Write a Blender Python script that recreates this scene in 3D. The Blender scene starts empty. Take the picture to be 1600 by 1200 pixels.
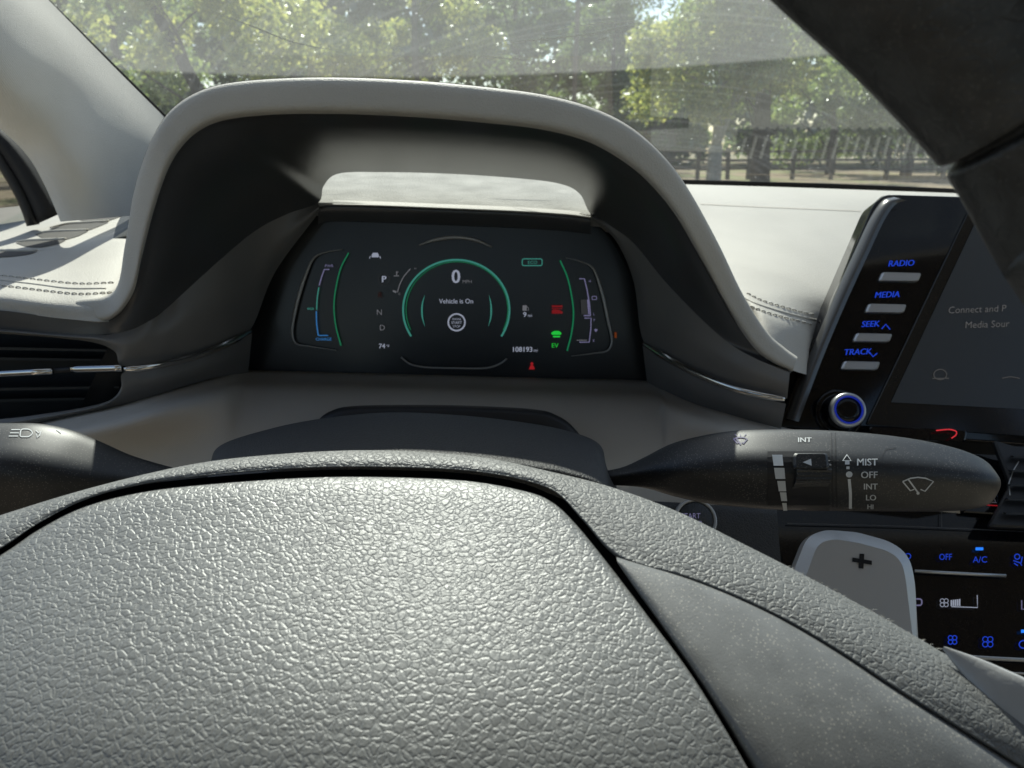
import bpy, math, random
import numpy as np
from mathutils import Vector, Matrix
from mathutils.bvhtree import BVHTree

random.seed(7)
rng = np.random.default_rng(7)
SC = bpy.context.scene
COL = SC.collection
R = math.radians

# ------------------------------------------------------------------ camera
F = 1209.0                      # focal length in pixels of the 1600 px wide photograph
PIT = R(16.8)                   # camera looks down by this much
S = 1.25                        # scale of the cabin
CAM = Vector((0, 0, 1.15))
cam_d = bpy.data.cameras.new('camera')
cam = bpy.data.objects.new('camera', cam_d)
COL.objects.link(cam)
cam.location = CAM
cam.rotation_euler = (R(90) - PIT, 0, 0)
cam_d.sensor_width = 36
cam_d.lens = 36 * F / 1600
cam_d.clip_start = 0.01
cam_d.clip_end = 600
cam_d.dof.use_dof = True
cam_d.dof.focus_distance = 0.36
cam_d.dof.aperture_fstop = 21.0
SC.camera = cam

# ------------------------------------------------------------------ light
SUN_EL, SUN_AZ = R(48), R(-7)   # azimuth measured from straight ahead, negative to the left
w = bpy.data.worlds.new('World')
SC.world = w
w.use_nodes = True
nt = w.node_tree
sky = nt.nodes.new('ShaderNodeTexSky')
sky.sky_type = 'NISHITA'
sky.sun_disc = False
sky.sun_elevation = SUN_EL
sky.sun_rotation = SUN_AZ
bg = nt.nodes['Background']
bg.inputs['Strength'].default_value = 0.11
nt.links.new(sky.outputs['Color'], bg.inputs['Color'])
sun_d = bpy.data.lights.new('sun', 'SUN')
sun_d.energy = 5.0
sun_d.angle = R(0.5)
sun_d.color = (1.0, 0.96, 0.89)
sun = bpy.data.objects.new('sun', sun_d)
COL.objects.link(sun)
SUNDIR = Vector((math.sin(SUN_AZ) * math.cos(SUN_EL), math.cos(SUN_AZ) * math.cos(SUN_EL), math.sin(SUN_EL)))
sun.rotation_euler = (-SUNDIR).to_track_quat('-Z', 'Y').to_euler()
sun.location = (0, 0, 12)
SC.view_settings.view_transform = 'Standard'
SC.view_settings.look = 'None'
SC.view_settings.exposure = 0.55
SC.view_settings.gamma = 1.0
SC.view_settings.use_curve_mapping = False
SC.cycles.max_bounces = 10
SC.cycles.transparent_max_bounces = 16
SC.cycles.caustics_reflective = False

# ------------------------------------------------------------------ helpers
FWD = Vector((0, math.cos(PIT), -math.sin(PIT)))
UPV = Vector((0, math.sin(PIT), math.cos(PIT)))
RGT = Vector((1, 0, 0))

def ray(u, v):
    return RGT * ((u - 800) / F) + UPV * ((600 - v) / F) + FWD

def Q(u, v, y):
    d = ray(u, v)
    return CAM + d * (y * S / d.y)

def catmull(pts, n):
    P = np.array(pts, dtype=float)
    if len(P) == 2:
        t = np.linspace(0, 1, n)[:, None]
        return P[0] * (1 - t) + P[1] * t
    seg = np.linalg.norm(np.diff(P[:, :3], axis=0), axis=1) + 1e-9
    k = np.concatenate([[0], np.cumsum(np.sqrt(seg))])
    cum = np.concatenate([[0], np.cumsum(seg)])
    T = np.interp(np.linspace(0, cum[-1], n), cum, k)
    E = np.vstack([2 * P[0] - P[1], P, 2 * P[-1] - P[-2]])
    ke = np.concatenate([[k[0] - (k[1] - k[0])], k, [k[-1] + (k[-1] - k[-2])]])
    out = []
    for t in T:
        i = int(np.clip(np.searchsorted(k, t, side='right') - 1, 0, len(P) - 2))
        p0, p1, p2, p3 = E[i], E[i + 1], E[i + 2], E[i + 3]
        t0, t1, t2, t3 = ke[i], ke[i + 1], ke[i + 2], ke[i + 3]
        a1 = (t1 - t) / (t1 - t0) * p0 + (t - t0) / (t1 - t0) * p1
        a2 = (t2 - t) / (t2 - t1) * p1 + (t - t1) / (t2 - t1) * p2
        a3 = (t3 - t) / (t3 - t2) * p2 + (t - t2) / (t3 - t2) * p3
        b1 = (t2 - t) / (t2 - t0) * a1 + (t - t0) / (t2 - t0) * a2
        b2 = (t3 - t) / (t3 - t1) * a2 + (t - t1) / (t3 - t1) * a3
        out.append((t2 - t) / (t2 - t1) * b1 + (t - t1) / (t2 - t1) * b2)
    return np.array(out)

def param_catmull(pts, n):
    """spline with the control points at even parameter steps (keeps rows matched)"""
    P = np.array(pts, dtype=float)
    m = len(P)
    E = np.vstack([2 * P[0] - P[1], P, 2 * P[-1] - P[-2]])
    out = []
    for x in np.linspace(0, m - 1, n):
        i = min(int(x), m - 2)
        t = x - i
        p0, p1, p2, p3 = E[i], E[i + 1], E[i + 2], E[i + 3]
        out.append(0.5 * ((2 * p1) + (-p0 + p2) * t + (2 * p0 - 5 * p1 + 4 * p2 - p3) * t * t + (-p0 + 3 * p1 - 3 * p2 + p3) * t ** 3))
    return np.array(out)

def grid_faces(nr, nc, wrap=False):
    f = []
    for i in range(nr - 1):
        for j in range(nc if wrap else nc - 1):
            k = (j + 1) % nc
            f.append((i * nc + j, i * nc + k, (i + 1) * nc + k, (i + 1) * nc + j))
    return f

def loft(rows, nu=60, nv=None, matched=False):
    """rows of (u, v, y) control points -> world vertices and faces"""
    g = [(param_catmull if matched else catmull)(r, nu) for r in rows]
    g = np.array(g)
    if nv and nv > len(rows):
        g = np.array([param_catmull(g[:, j], nv) for j in range(nu)]).transpose(1, 0, 2)
    verts = [Q(*p) for p in g.reshape(-1, 3)]
    return verts, grid_faces(g.shape[0], nu)

def thing(name, label, cat, base, group=None):
    o = bpy.data.objects.new(name, None)
    COL.objects.link(o)
    o.location = base
    o.empty_display_size = 0.05
    o['label'] = label
    o['category'] = cat
    if group:
        o['group'] = group
    return o

def offset_of(p):
    v = Vector((0, 0, 0))
    while p is not None:
        v += p.location
        p = p.parent
    return v

def add(name, verts, faces, m, parent=None, smooth=True, label=None, solid=0, bevel=0, subd=0):
    me = bpy.data.meshes.new(name)
    me.from_pydata([tuple(v) for v in verts], [], faces)
    me.update()
    if smooth:
        me.polygons.foreach_set('use_smooth', [True] * len(me.polygons))
    o = bpy.data.objects.new(name, me)
    COL.objects.link(o)
    if m:
        me.materials.append(m)
    if parent is not None:
        o.parent = parent
        o.location = -offset_of(parent)
    if label:
        o['label'] = label
    if bevel:
        b = o.modifiers.new('bevel', 'BEVEL')
        b.width = bevel
        b.segments = 3
        b.limit_method = 'ANGLE'
        b.angle_limit = R(40)
    if solid:
        s = o.modifiers.new('solid', 'SOLIDIFY')
        s.thickness = solid
        s.offset = 0
    if subd:
        s = o.modifiers.new('sub', 'SUBSURF')
        s.levels = s.render_levels = subd
    return o

def tag(o, label, cat, group=None, kind=None):
    if label: o['label'] = label
    if cat: o['category'] = cat
    if group: o['group'] = group
    if kind: o['kind'] = kind
    return o

class Plane:
    """flat surface through three world points; hit() gives a pixel's point on it"""
    def __init__(self, a, b, c):
        self.o = a
        n = (b - a).cross(c - a).normalized()
        self.n = n if n.dot(CAM - a) > 0 else -n
    def hit(self, u, v):
        d = ray(u, v)
        t = (self.o - CAM).dot(self.n) / d.dot(self.n)
        return CAM + d * t, self.n

class Skin:
    """curved surface: pixel ray cast on a mesh"""
    def __init__(self, verts, faces):
        self.t = BVHTree.FromPolygons([tuple(v) for v in verts], faces)
    def hit(self, u, v):
        d = ray(u, v).normalized()
        loc, n, i, dist = self.t.ray_cast(CAM, d)
        if loc is None:
            loc, n, i, dist = self.t.find_nearest(CAM + d * 0.35 * S)
        if n.dot(d) > 0:
            n = -n
        return loc, n

class Ink:
    """flat print collected as polygons in picture pixels and laid onto a surface"""
    def __init__(self, surf, lift=0.0004):
        self.s, self.l, self.v, self.f = surf, lift, [], []
    def pt(self, u, v):
        p, n = self.s.hit(u, v)
        self.v.append(p + n * self.l)
        return len(self.v) - 1
    def poly(self, pts):
        self.f.append(tuple(self.pt(*p) for p in pts))
        return self
    def stroke(self, pts, wd, closed=False, step=None):
        P = [np.array(p, float) for p in pts]
        if closed: P = P + [P[0]]
        if step:
            Q2 = []
            for a, b in zip(P[:-1], P[1:]):
                n = max(1, int(np.linalg.norm(b - a) / step))
                Q2 += [a + (b - a) * i / n for i in range(n)]
            P = Q2 + [P[-1]]
        ids = []
        for i, p in enumerate(P):
            if closed:
                a = P[i - 1] if i > 0 else P[-2]
                b = P[i + 1] if i < len(P) - 1 else P[1]
            else:
                a, b = P[max(i - 1, 0)], P[min(i + 1, len(P) - 1)]
            t = b - a
            t = t / (np.linalg.norm(t) + 1e-9)
            n = np.array([-t[1], t[0]])
            ww = wd[i] if isinstance(wd, (list, tuple, np.ndarray)) else wd
            ids.append((self.pt(*(p + n * ww / 2)), self.pt(*(p - n * ww / 2))))
        for (a, b), (c, d) in zip(ids[:-1], ids[1:]):
            self.f.append((a, b, d, c))
        return self
    def ring(self, cx, cy, rx, ry, wd, a0=0, a1=360, n=40):
        return self.stroke([(cx + rx * math.cos(R(a0 + (a1 - a0) * i / n)), cy - ry * math.sin(R(a0 + (a1 - a0) * i / n))) for i in range(n + 1)], wd)
    def disc(self, cx, cy, rx, ry=None, n=20):
        ry = ry or rx
        return self.poly([(cx + rx * math.cos(2 * math.pi * i / n), cy + ry * math.sin(2 * math.pi * i / n)) for i in range(n)])
    def text(self, s, u, v, h, shear=0.0, sx=1.0, align='CENTER', rot=0.0, bold=0.0):
        """u, v: anchor in pixels on the baseline; h: height of a capital"""
        c = bpy.data.curves.new('lettering', 'FONT')
        c.body = s
        c.align_x = align
        c.size = 1.0
        c.resolution_u = 3
        o = bpy.data.objects.new('lettering', c)
        me = bpy.data.meshes.new_from_object(o)
        k = h / 0.73
        cr, sr = math.cos(R(rot)), math.sin(R(rot))
        keep = self.l
        for i, off in enumerate((0.0,) if not bold else (0.0, -1.6 * bold * k, 1.6 * bold * k)):
            base = len(self.v)
            self.l = keep + 0.00003 * i
            for q in me.vertices:
                x = q.co.x * k * sx + q.co.y * k * shear + off
                y = q.co.y * k
                self.pt(u + x * cr + y * sr, v - (y * cr - x * sr))
            for p in me.polygons:
                self.f.append(tuple(base + i2 for i2 in p.vertices))
        self.l = keep
        bpy.data.objects.remove(o)
        bpy.data.curves.remove(c)
        bpy.data.meshes.remove(me)
        return self
    def build(self, name, m, parent, label=None):
        return add(name, self.v, self.f, m, parent, smooth=False, label=label)

def tube(path, rad, n=14, flat=1.0, cap=True):
    """world-space tube along points; rad number or list; flat squeezes along y"""
    P = [Vector(p) for p in path]
    V, Fc = [], []
    up = Vector((0, 1, 0))
    for i, p in enumerate(P):
        t = (P[min(i + 1, len(P) - 1)] - P[max(i - 1, 0)]).normalized()
        a = t.cross(up)
        if a.length < 1e-4: a = t.cross(Vector((1, 0, 0)))
        a.normalize()
        b = a.cross(t).normalized()
        r = rad[i] if isinstance(rad, (list, tuple, np.ndarray)) else rad
        for j in range(n):
            th = 2 * math.pi * j / n
            V.append(p + a * (r * math.cos(th)) + b * (r * flat * math.sin(th)))
    Fc = grid_faces(len(P), n, True)
    if cap:
        Fc.append(tuple(range(n))[::-1])
        Fc.append(tuple((len(P) - 1) * n + j for j in range(n)))
    return V, Fc

def prism(surf, outline, depth, lift=0.0, inset=0.0, top_scale=None):
    """outline in pixels on a surface, raised by depth towards the viewer with a chamfered front"""
    base = [surf.hit(*p) for p in outline]
    c = np.mean(np.array(outline, float), axis=0)
    n = len(outline)
    V = [p + nn * lift for p, nn in base]
    V += [p + nn * (lift + depth * 0.7) for p, nn in base]
    ins = []
    for q in outline:
        d = np.array(q, float) - c
        L = np.linalg.norm(d) + 1e-9
        q2 = c + d * max(0.0, (L - inset)) / L
        p, nn = surf.hit(*q2)
        ins.append(p + nn * (lift + depth))
    V += ins
    f = []
    for i in range(n):
        j = (i + 1) % n
        f += [(i, j, n + j, n + i), (n + i, n + j, 2 * n + j, 2 * n + i)]
    f.append(tuple(range(2 * n, 3 * n)))
    return V, f

def rounded(pts, r, k=5):
    """round the corners of a pixel polygon"""
    out = []
    n = len(pts)
    rs = r if isinstance(r, (list, tuple)) else [r] * n
    for i in range(n):
        p0, p1, p2 = (np.array(pts[(i + d) % n], float) for d in (-1, 0, 1))
        r1 = rs[i]
        a = p1 + (p0 - p1) / np.linalg.norm(p0 - p1) * min(r1, np.linalg.norm(p0 - p1) / 2)
        b = p1 + (p2 - p1) / np.linalg.norm(p2 - p1) * min(r1, np.linalg.norm(p2 - p1) / 2)
        for t in np.linspace(0, 1, k):
            out.append(tuple((1 - t) ** 2 * a + 2 * t * (1 - t) * p1 + t * t * b))
    return out

# ------------------------------------------------------------------ materials
def mat(name, col, rough=0.5, spec=0.5, metal=0.0, noise=None, bump=None, leather=None, var=None, dust=0.0, emit=None, coat=0.0, weave=None):
    m = bpy.data.materials.new(name)
    m.use_nodes = True
    t = m.node_tree
    N, L = t.nodes, t.links
    b = N['Principled BSDF']
    b.inputs['Base Color'].default_value = (*col, 1)
    b.inputs['Roughness'].default_value = rough
    b.inputs['Specular IOR Level'].default_value = spec
    b.inputs['Metallic'].default_value = metal
    b.inputs['Coat Weight'].default_value = coat
    b.inputs['Coat Roughness'].default_value = 0.03
    tc = N.new('ShaderNodeTexCoord')
    if emit:
        b.inputs['Emission Color'].default_value = (*emit[0], 1)
        b.inputs['Emission Strength'].default_value = emit[1]
    colour_in = None
    if var:                                    # slow tone variation and fine mottling of the thing itself
        n1 = N.new('ShaderNodeTexNoise'); n1.inputs['Scale'].default_value = var[0]; n1.inputs['Detail'].default_value = 6
        L.new(tc.outputs['Object'], n1.inputs['Vector'])
        r1 = N.new('ShaderNodeMapRange'); r1.inputs[1].default_value = 0.3; r1.inputs[2].default_value = 0.7
        r1.inputs[3].default_value = 1 - var[1]; r1.inputs[4].default_value = 1 + var[1]
        L.new(n1.outputs['Fac'], r1.inputs[0])
        mx = N.new('ShaderNodeMix'); mx.data_type = 'RGBA'; mx.blend_type = 'MULTIPLY'; mx.inputs[0].default_value = 1
        mx.inputs[6].default_value = (*col, 1)
        L.new(r1.outputs[0], mx.inputs[7])
        L.new(mx.outputs[2], b.inputs['Base Color'])
        colour_in = mx.outputs[2]
    if dust:                                   # pale specks lying on the surface
        vo = N.new('ShaderNodeTexVoronoi'); vo.inputs['Scale'].default_value = 900
        L.new(tc.outputs['Object'], vo.inputs['Vector'])
        n2 = N.new('ShaderNodeTexNoise'); n2.inputs['Scale'].default_value = 60; n2.inputs['Detail'].default_value = 4
        L.new(tc.outputs['Object'], n2.inputs['Vector'])
        th = N.new('ShaderNodeMath'); th.operation = 'MULTIPLY'; th.inputs[1].default_value = 0.42
        L.new(n2.outputs['Fac'], th.inputs[0])
        lt = N.new('ShaderNodeMath'); lt.operation = 'LESS_THAN'
        L.new(vo.outputs['Distance'], lt.inputs[0]); L.new(th.outputs[0], lt.inputs[1])
        sm = N.new('ShaderNodeMath'); sm.operation = 'MULTIPLY'; sm.inputs[1].default_value = dust
        L.new(lt.outputs[0], sm.inputs[0])
        mx2 = N.new('ShaderNodeMix'); mx2.data_type = 'RGBA'
        L.new(sm.outputs[0], mx2.inputs[0])
        if colour_in: L.new(colour_in, mx2.inputs[6])
        else: mx2.inputs[6].default_value = (*col, 1)
        mx2.inputs[7].default_value = (0.45, 0.42, 0.36, 1)
        L.new(mx2.outputs[2], b.inputs['Base Color'])
    last = None
    def bumpnode(h, strength, dist):
        nonlocal last
        bn = N.new('ShaderNodeBump'); bn.inputs['Strength'].default_value = strength; bn.inputs['Distance'].default_value = dist
        L.new(h, bn.inputs['Height'])
        if last: L.new(last, bn.inputs['Normal'])
        last = bn.outputs['Normal']
    if leather:                                # pebbled hide: cells with creases between
        sc, st, dist = leather
        nd = N.new('ShaderNodeTexNoise'); nd.inputs['Scale'].default_value = sc * 0.6; nd.inputs['Detail'].default_value = 3
        L.new(tc.outputs['Object'], nd.inputs['Vector'])
        vm = N.new('ShaderNodeVectorMath'); vm.operation = 'MULTIPLY_ADD'
        vm.inputs[1].default_value = (1.6 / sc,) * 3
        L.new(nd.outputs['Color'], vm.inputs[0]); L.new(tc.outputs['Object'], vm.inputs[2])
        v1 = N.new('ShaderNodeTexVoronoi'); v1.feature = 'SMOOTH_F1'; v1.inputs['Scale'].default_value = sc; v1.inputs['Smoothness'].default_value = 0.35
        L.new(vm.outputs[0], v1.inputs['Vector'])
        v2 = N.new('ShaderNodeTexVoronoi'); v2.feature = 'DISTANCE_TO_EDGE'; v2.inputs['Scale'].default_value = sc * 0.62
        L.new(vm.outputs[0], v2.inputs['Vector'])
        r2 = N.new('ShaderNodeMapRange'); r2.inputs[1].default_value = 0.0; r2.inputs[2].default_value = 0.20; r2.interpolation_type = 'SMOOTHSTEP'
        L.new(v2.outputs['Distance'], r2.inputs[0])
        ma = N.new('ShaderNodeMath'); ma.operation = 'MULTIPLY_ADD'; ma.inputs[1].default_value = -0.55
        L.new(v1.outputs['Distance'], ma.inputs[0]); L.new(r2.outputs[0], ma.inputs[2])
        nf = N.new('ShaderNodeTexNoise'); nf.inputs['Scale'].default_value = sc * 2.4; nf.inputs['Detail'].default_value = 4
        L.new(tc.outputs['Object'], nf.inputs['Vector'])
        mb = N.new('ShaderNodeMath'); mb.operation = 'MULTIPLY_ADD'; mb.inputs[1].default_value = 0.45
        L.new(nf.outputs['Fac'], mb.inputs[0]); L.new(ma.outputs[0], mb.inputs[2])
        bumpnode(mb.outputs[0], st, dist)
    if bump:
        sc, st, dist = bump
        nb = N.new('ShaderNodeTexNoise'); nb.inputs['Scale'].default_value = sc; nb.inputs['Detail'].default_value = 5; nb.inputs['Roughness'].default_value = 0.6
        L.new(tc.outputs['Object'], nb.inputs['Vector'])
        bumpnode(nb.outputs['Fac'], st, dist)
    if weave:
        sc, st, dist = weave
        wv = N.new('ShaderNodeTexWave'); wv.bands_direction = 'DIAGONAL'; wv.inputs['Scale'].default_value = sc; wv.inputs['Distortion'].default_value = 0.4
        L.new(tc.outputs['Object'], wv.inputs['Vector'])
        bumpnode(wv.outputs['Fac'], st, dist)
    if last: L.new(last, b.inputs['Normal'])
    return m

M = {}
M['beige'] = mat('beige_soft_plastic', (0.46, 0.438, 0.395), 0.62, 0.35, leather=(800, 0.30, 0.0004), var=(14, 0.06), dust=0.02)
M['pillar'] = mat('pillar_fabric', (0.58, 0.56, 0.52), 0.85, 0.2, bump=(700, 0.5, 0.0008), var=(9, 0.06), weave=(260, 0.25, 0.0006))
M['thread'] = mat('beige_thread', (0.55, 0.53, 0.49), 0.7, 0.3)
M['lining'] = mat('dark_hood_lining', (0.058, 0.060, 0.062), 0.32, 0.8, bump=(1600, 0.12, 0.0004), var=(20, 0.08))
M['wing'] = mat('satin_grey_trim', (0.165, 0.156, 0.145), 0.42, 0.5, bump=(1800, 0.10, 0.0004), var=(25, 0.06))
M['knee'] = mat('taupe_ribbed_panel', (0.50, 0.465, 0.41), 0.75, 0.3, weave=(380, 0.25, 0.0006), var=(12, 0.05))
M['black'] = mat('black_plastic', (0.012, 0.012, 0.013), 0.5, 0.4, bump=(1200, 0.15, 0.0004))
M['column'] = mat('charcoal_grained_plastic', (0.034, 0.034, 0.034), 0.55, 0.4, leather=(900, 0.45, 0.0005))
M['stalk'] = mat('stalk_plastic', (0.006, 0.007, 0.008), 0.47, 0.65, bump=(2600, 0.14, 0.0004), dust=0.17)
M['gloss'] = mat('gloss_black', (0.005, 0.005, 0.006), 0.08, 0.28, bump=(40, 0.02, 0.001), dust=0.015)
M['chrome'] = mat('chrome', (0.62, 0.60, 0.57), 0.16, 0.5, 1.0, var=(60, 0.1))
M['satin'] = mat('satin_silver', (0.46, 0.47, 0.48), 0.34, 0.5, 0.8, bump=(2500, 0.1, 0.0003), dust=0.05)
M['cluster'] = mat('cluster_glass', (0.008, 0.009, 0.009), 0.28, 0.55)
M['leather'] = mat('pad_grain', (0.175, 0.178, 0.172), 0.44, 0.7, leather=(680, 0.36, 0.00045), var=(30, 0.08), dust=0.03)
M['leather2'] = mat('rim_leather', (0.140, 0.142, 0.137), 0.50, 0.55, leather=(720, 0.45, 0.0005), var=(30, 0.1), dust=0.05)
M['spoke'] = mat('spoke_metallic_plastic', (0.150, 0.152, 0.148), 0.44, 0.6, bump=(1500, 0.25, 0.0004), dust=0.50, var=(120, 0.15))
M['worn'] = mat('worn_rim_leather', (0.017, 0.017, 0.017), 0.50, 0.6, leather=(420, 0.22, 0.0006), var=(150, 0.7), dust=0.05)
M['paddle'] = mat('paddle_grey', (0.50, 0.505, 0.50), 0.36, 0.5, 0.45, bump=(2200, 0.12, 0.0003), dust=0.04)
M['print'] = mat('white_print', (0.62, 0.64, 0.64), 0.6, 0.3)
M['print_dk'] = mat('black_print', (0.008, 0.008, 0.008), 0.6, 0.3)
M['slatgrey'] = mat('vent_slat', (0.018, 0.019, 0.02), 0.5, 0.4)
M['cabin'] = mat('cabin_trim', (0.33, 0.295, 0.25), 0.9, 0.2, bump=(500, 0.2, 0.001))
M['seal'] = mat('rubber_seal', (0.016, 0.016, 0.017), 0.7, 0.3, bump=(300, 0.2, 0.001))
def glow(name, col, s):
    return mat(name, (0.004, 0.004, 0.004), 0.5, 0.2, emit=(col, s))
M['blue'] = glow('blue_backlight', (0.02, 0.09, 1.0), 0.34)
M['blue_hi'] = glow('blue_indicator', (0.02, 0.22, 1.0), 0.7)
M['g_white'] = glow('display_white', (0.62, 0.68, 0.85), 0.28)
M['g_dim'] = glow('display_grey', (0.6, 0.62, 0.68), 0.13)
M['g_lilac'] = glow('display_lilac', (0.50, 0.48, 0.85), 0.17)
M['g_teal'] = glow('display_teal', (0.10, 0.52, 0.42), 0.24)
M['g_green'] = glow('display_green', (0.03, 0.50, 0.22), 0.18)
M['g_green_hi'] = glow('telltale_green', (0.02, 0.65, 0.06), 0.5)
M['g_blue'] = glow('display_blue', (0.06, 0.30, 0.75), 0.30)
M['g_red'] = glow('telltale_red', (0.80, 0.03, 0.04), 0.22)
M['g_amber'] = glow('telltale_amber', (0.7, 0.15, 0.03), 0.10)
M['g_faint'] = glow('display_faint', (0.5, 0.52, 0.55), 0.035)
M['ring'] = mat('cluster_silver_rim', (0.42, 0.41, 0.39), 0.38, 0.5, 0.4)

# ================================================================== THE SETTING
# windscreen plane first: other things are set against it
WS_B = Vector((0, 0.80 * S, CAM.z - 0.030 * S))      # foot of the glass, middle
WS_T = Vector((0, 0.14 * S, CAM.z + 0.33 * S))       # header
ws_up = (WS_T - WS_B).normalized()
WS = Plane(WS_B, WS_B + Vector((1, 0, -0.010)), WS_T)
DASHZ = Plane(Q(1200, 291, 0.78), Q(1400, 299, 0.78), Q(1200, 470, 0.45))

# ---- ground
def ground():
    m = bpy.data.materials.new('dry_grass_ground')
    m.use_nodes = True
    t = m.node_tree; N = t.nodes; L = t.links
    b = N['Principled BSDF']; b.inputs['Roughness'].default_value = 0.95
    tc = N.new('ShaderNodeTexCoord')
    mp = N.new('ShaderNodeMapping'); mp.inputs['Scale'].default_value = (1, 0.35, 1)
    L.new(tc.outputs['Object'], mp.inputs[0])
    n1 = N.new('ShaderNodeTexNoise'); n1.inputs['Scale'].default_value = 0.35; n1.inputs['Detail'].default_value = 8; n1.inputs['Roughness'].default_value = 0.7
    L.new(mp.outputs[0], n1.inputs[0])
    cr = N.new('ShaderNodeValToRGB')
    e = cr.color_ramp.elements
    e[0].position = 0.34; e[0].color = (0.10, 0.085, 0.06, 1)
    e[1].position = 0.66; e[1].color = (0.33, 0.27, 0.16, 1)
    x = e.new(0.5); x.color = (0.25, 0.19, 0.12, 1)
    x = e.new(0.58); x.color = (0.16, 0.18, 0.06, 1)
    L.new(n1.outputs['Fac'], cr.inputs[0]); L.new(cr.outputs[0], b.inputs['Base Color'])
    V = [(-200, -30, 0), (200, -30, 0), (200, 320, 0), (-200, 320, 0)]
    o = add('ground', V, [(0, 1, 2, 3)], m, smooth=False)
    o['kind'] = 'structure'
ground()

# ---- leaves
def leaf_mat(name, c1, c2):
    m = bpy.data.materials.new(name)
    m.use_nodes = True
    t = m.node_tree; N = t.nodes; L = t.links
    N.remove(N['Principled BSDF'])
    out = N['Material Output']
    oi = N.new('ShaderNodeNewGeometry')
    cr = N.new('ShaderNodeValToRGB')
    cr.color_ramp.elements[0].color = (*c1, 1); cr.color_ramp.elements[1].color = (*c2, 1)
    L.new(oi.outputs['Random Per Island'], cr.inputs[0])
    d = N.new('ShaderNodeBsdfDiffuse'); tr = N.new('ShaderNodeBsdfTranslucent'); g = N.new('ShaderNodeBsdfGlossy')
    g.inputs['Roughness'].default_value = 0.35; g.inputs['Color'].default_value = (0.9, 0.95, 0.9, 1)
    L.new(cr.outputs[0], d.inputs[0])
    hs = N.new('ShaderNodeHueSaturation'); hs.inputs['Value'].default_value = 2.9; hs.inputs['Hue'].default_value = 0.485
    L.new(cr.outputs[0], hs.inputs['Color']); L.new(hs.outputs[0], tr.inputs[0])
    a = N.new('ShaderNodeMixShader'); a.inputs[0].default_value = 0.5
    L.new(d.outputs[0], a.inputs[1]); L.new(tr.outputs[0], a.inputs[2])
    b = N.new('ShaderNodeMixShader'); b.inputs[0].default_value = 0.10
    L.new(a.outputs[0], b.inputs[1]); L.new(g.outputs[0], b.inputs[2])
    L.new(b.outputs[0], out.inputs['Surface'])
    return m
LEAF = [leaf_mat('leaf_mid_green', (0.055, 0.100, 0.028), (0.170, 0.220, 0.065)),
        leaf_mat('leaf_yellow_green', (0.080, 0.120, 0.030), (0.270, 0.290, 0.080)),
        leaf_mat('leaf_dark_green', (0.030, 0.060, 0.020), (0.090, 0.130, 0.038))]
BARK = [mat('bark_grey', (0.16, 0.145, 0.125), 0.9, 0.2, bump=(14, 0.9, 0.05), var=(6, 0.4)),
        mat('bark_dark', (0.07, 0.058, 0.048), 0.9, 0.2, bump=(14, 0.9, 0.05), var=(6, 0.4)),
        mat('bark_pale', (0.30, 0.28, 0.25), 0.9, 0.2, bump=(10, 0.7, 0.04), var=(4, 0.35))]

def leaves(centres, radii, n, size, seed):
    g = np.random.default_rng(seed)
    k = g.integers(0, len(centres), n)
    C = np.array(centres)[k]
    Rr = np.array(radii)[k]
    d = g.normal(size=(n, 3)); d /= np.linalg.norm(d, axis=1)[:, None]
    r = g.random(n) ** 0.5
    pos = C + d * (r * Rr)[:, None] * np.array([1, 1, 0.75])
    a = g.normal(size=(n, 3)); a /= np.linalg.norm(a, axis=1)[:, None]
    b = np.cross(a, g.normal(size=(n, 3))); b /= np.linalg.norm(b, axis=1)[:, None]
    s = size * (0.55 + 0.9 * g.random(n))[:, None]
    V = np.stack([pos - a * s, pos - b * s * 0.5, pos + a * s, pos + b * s * 0.5], axis=1).reshape(-1, 3)
    V[:, 2] = np.maximum(V[:, 2], 0.03)
    return V

def leaf_object(name, V, m, parent=None):
    n = len(V) // 4
    me = bpy.data.meshes.new(name)
    me.vertices.add(4 * n); me.vertices.foreach_set('co', V.astype(np.float32).ravel())
    me.loops.add(4 * n); me.loops.foreach_set('vertex_index', np.arange(4 * n, dtype=np.int32))
    me.polygons.add(n); me.polygons.foreach_set('loop_start', np.arange(0, 4 * n, 4, dtype=np.int32))
    me.update(); me.validate()
    me.materials.append(m)
    o = bpy.data.objects.new(name, me)
    COL.objects.link(o)
    if parent:
        o.parent = parent
        o.location = -offset_of(parent)
    return o

def at(u, dist, z=0.0):
    """ground point under picture column u at a distance ahead"""
    d = ray(u, 235)
    t = dist / d.y
    return Vector((d.x * t, dist, z))

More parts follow.
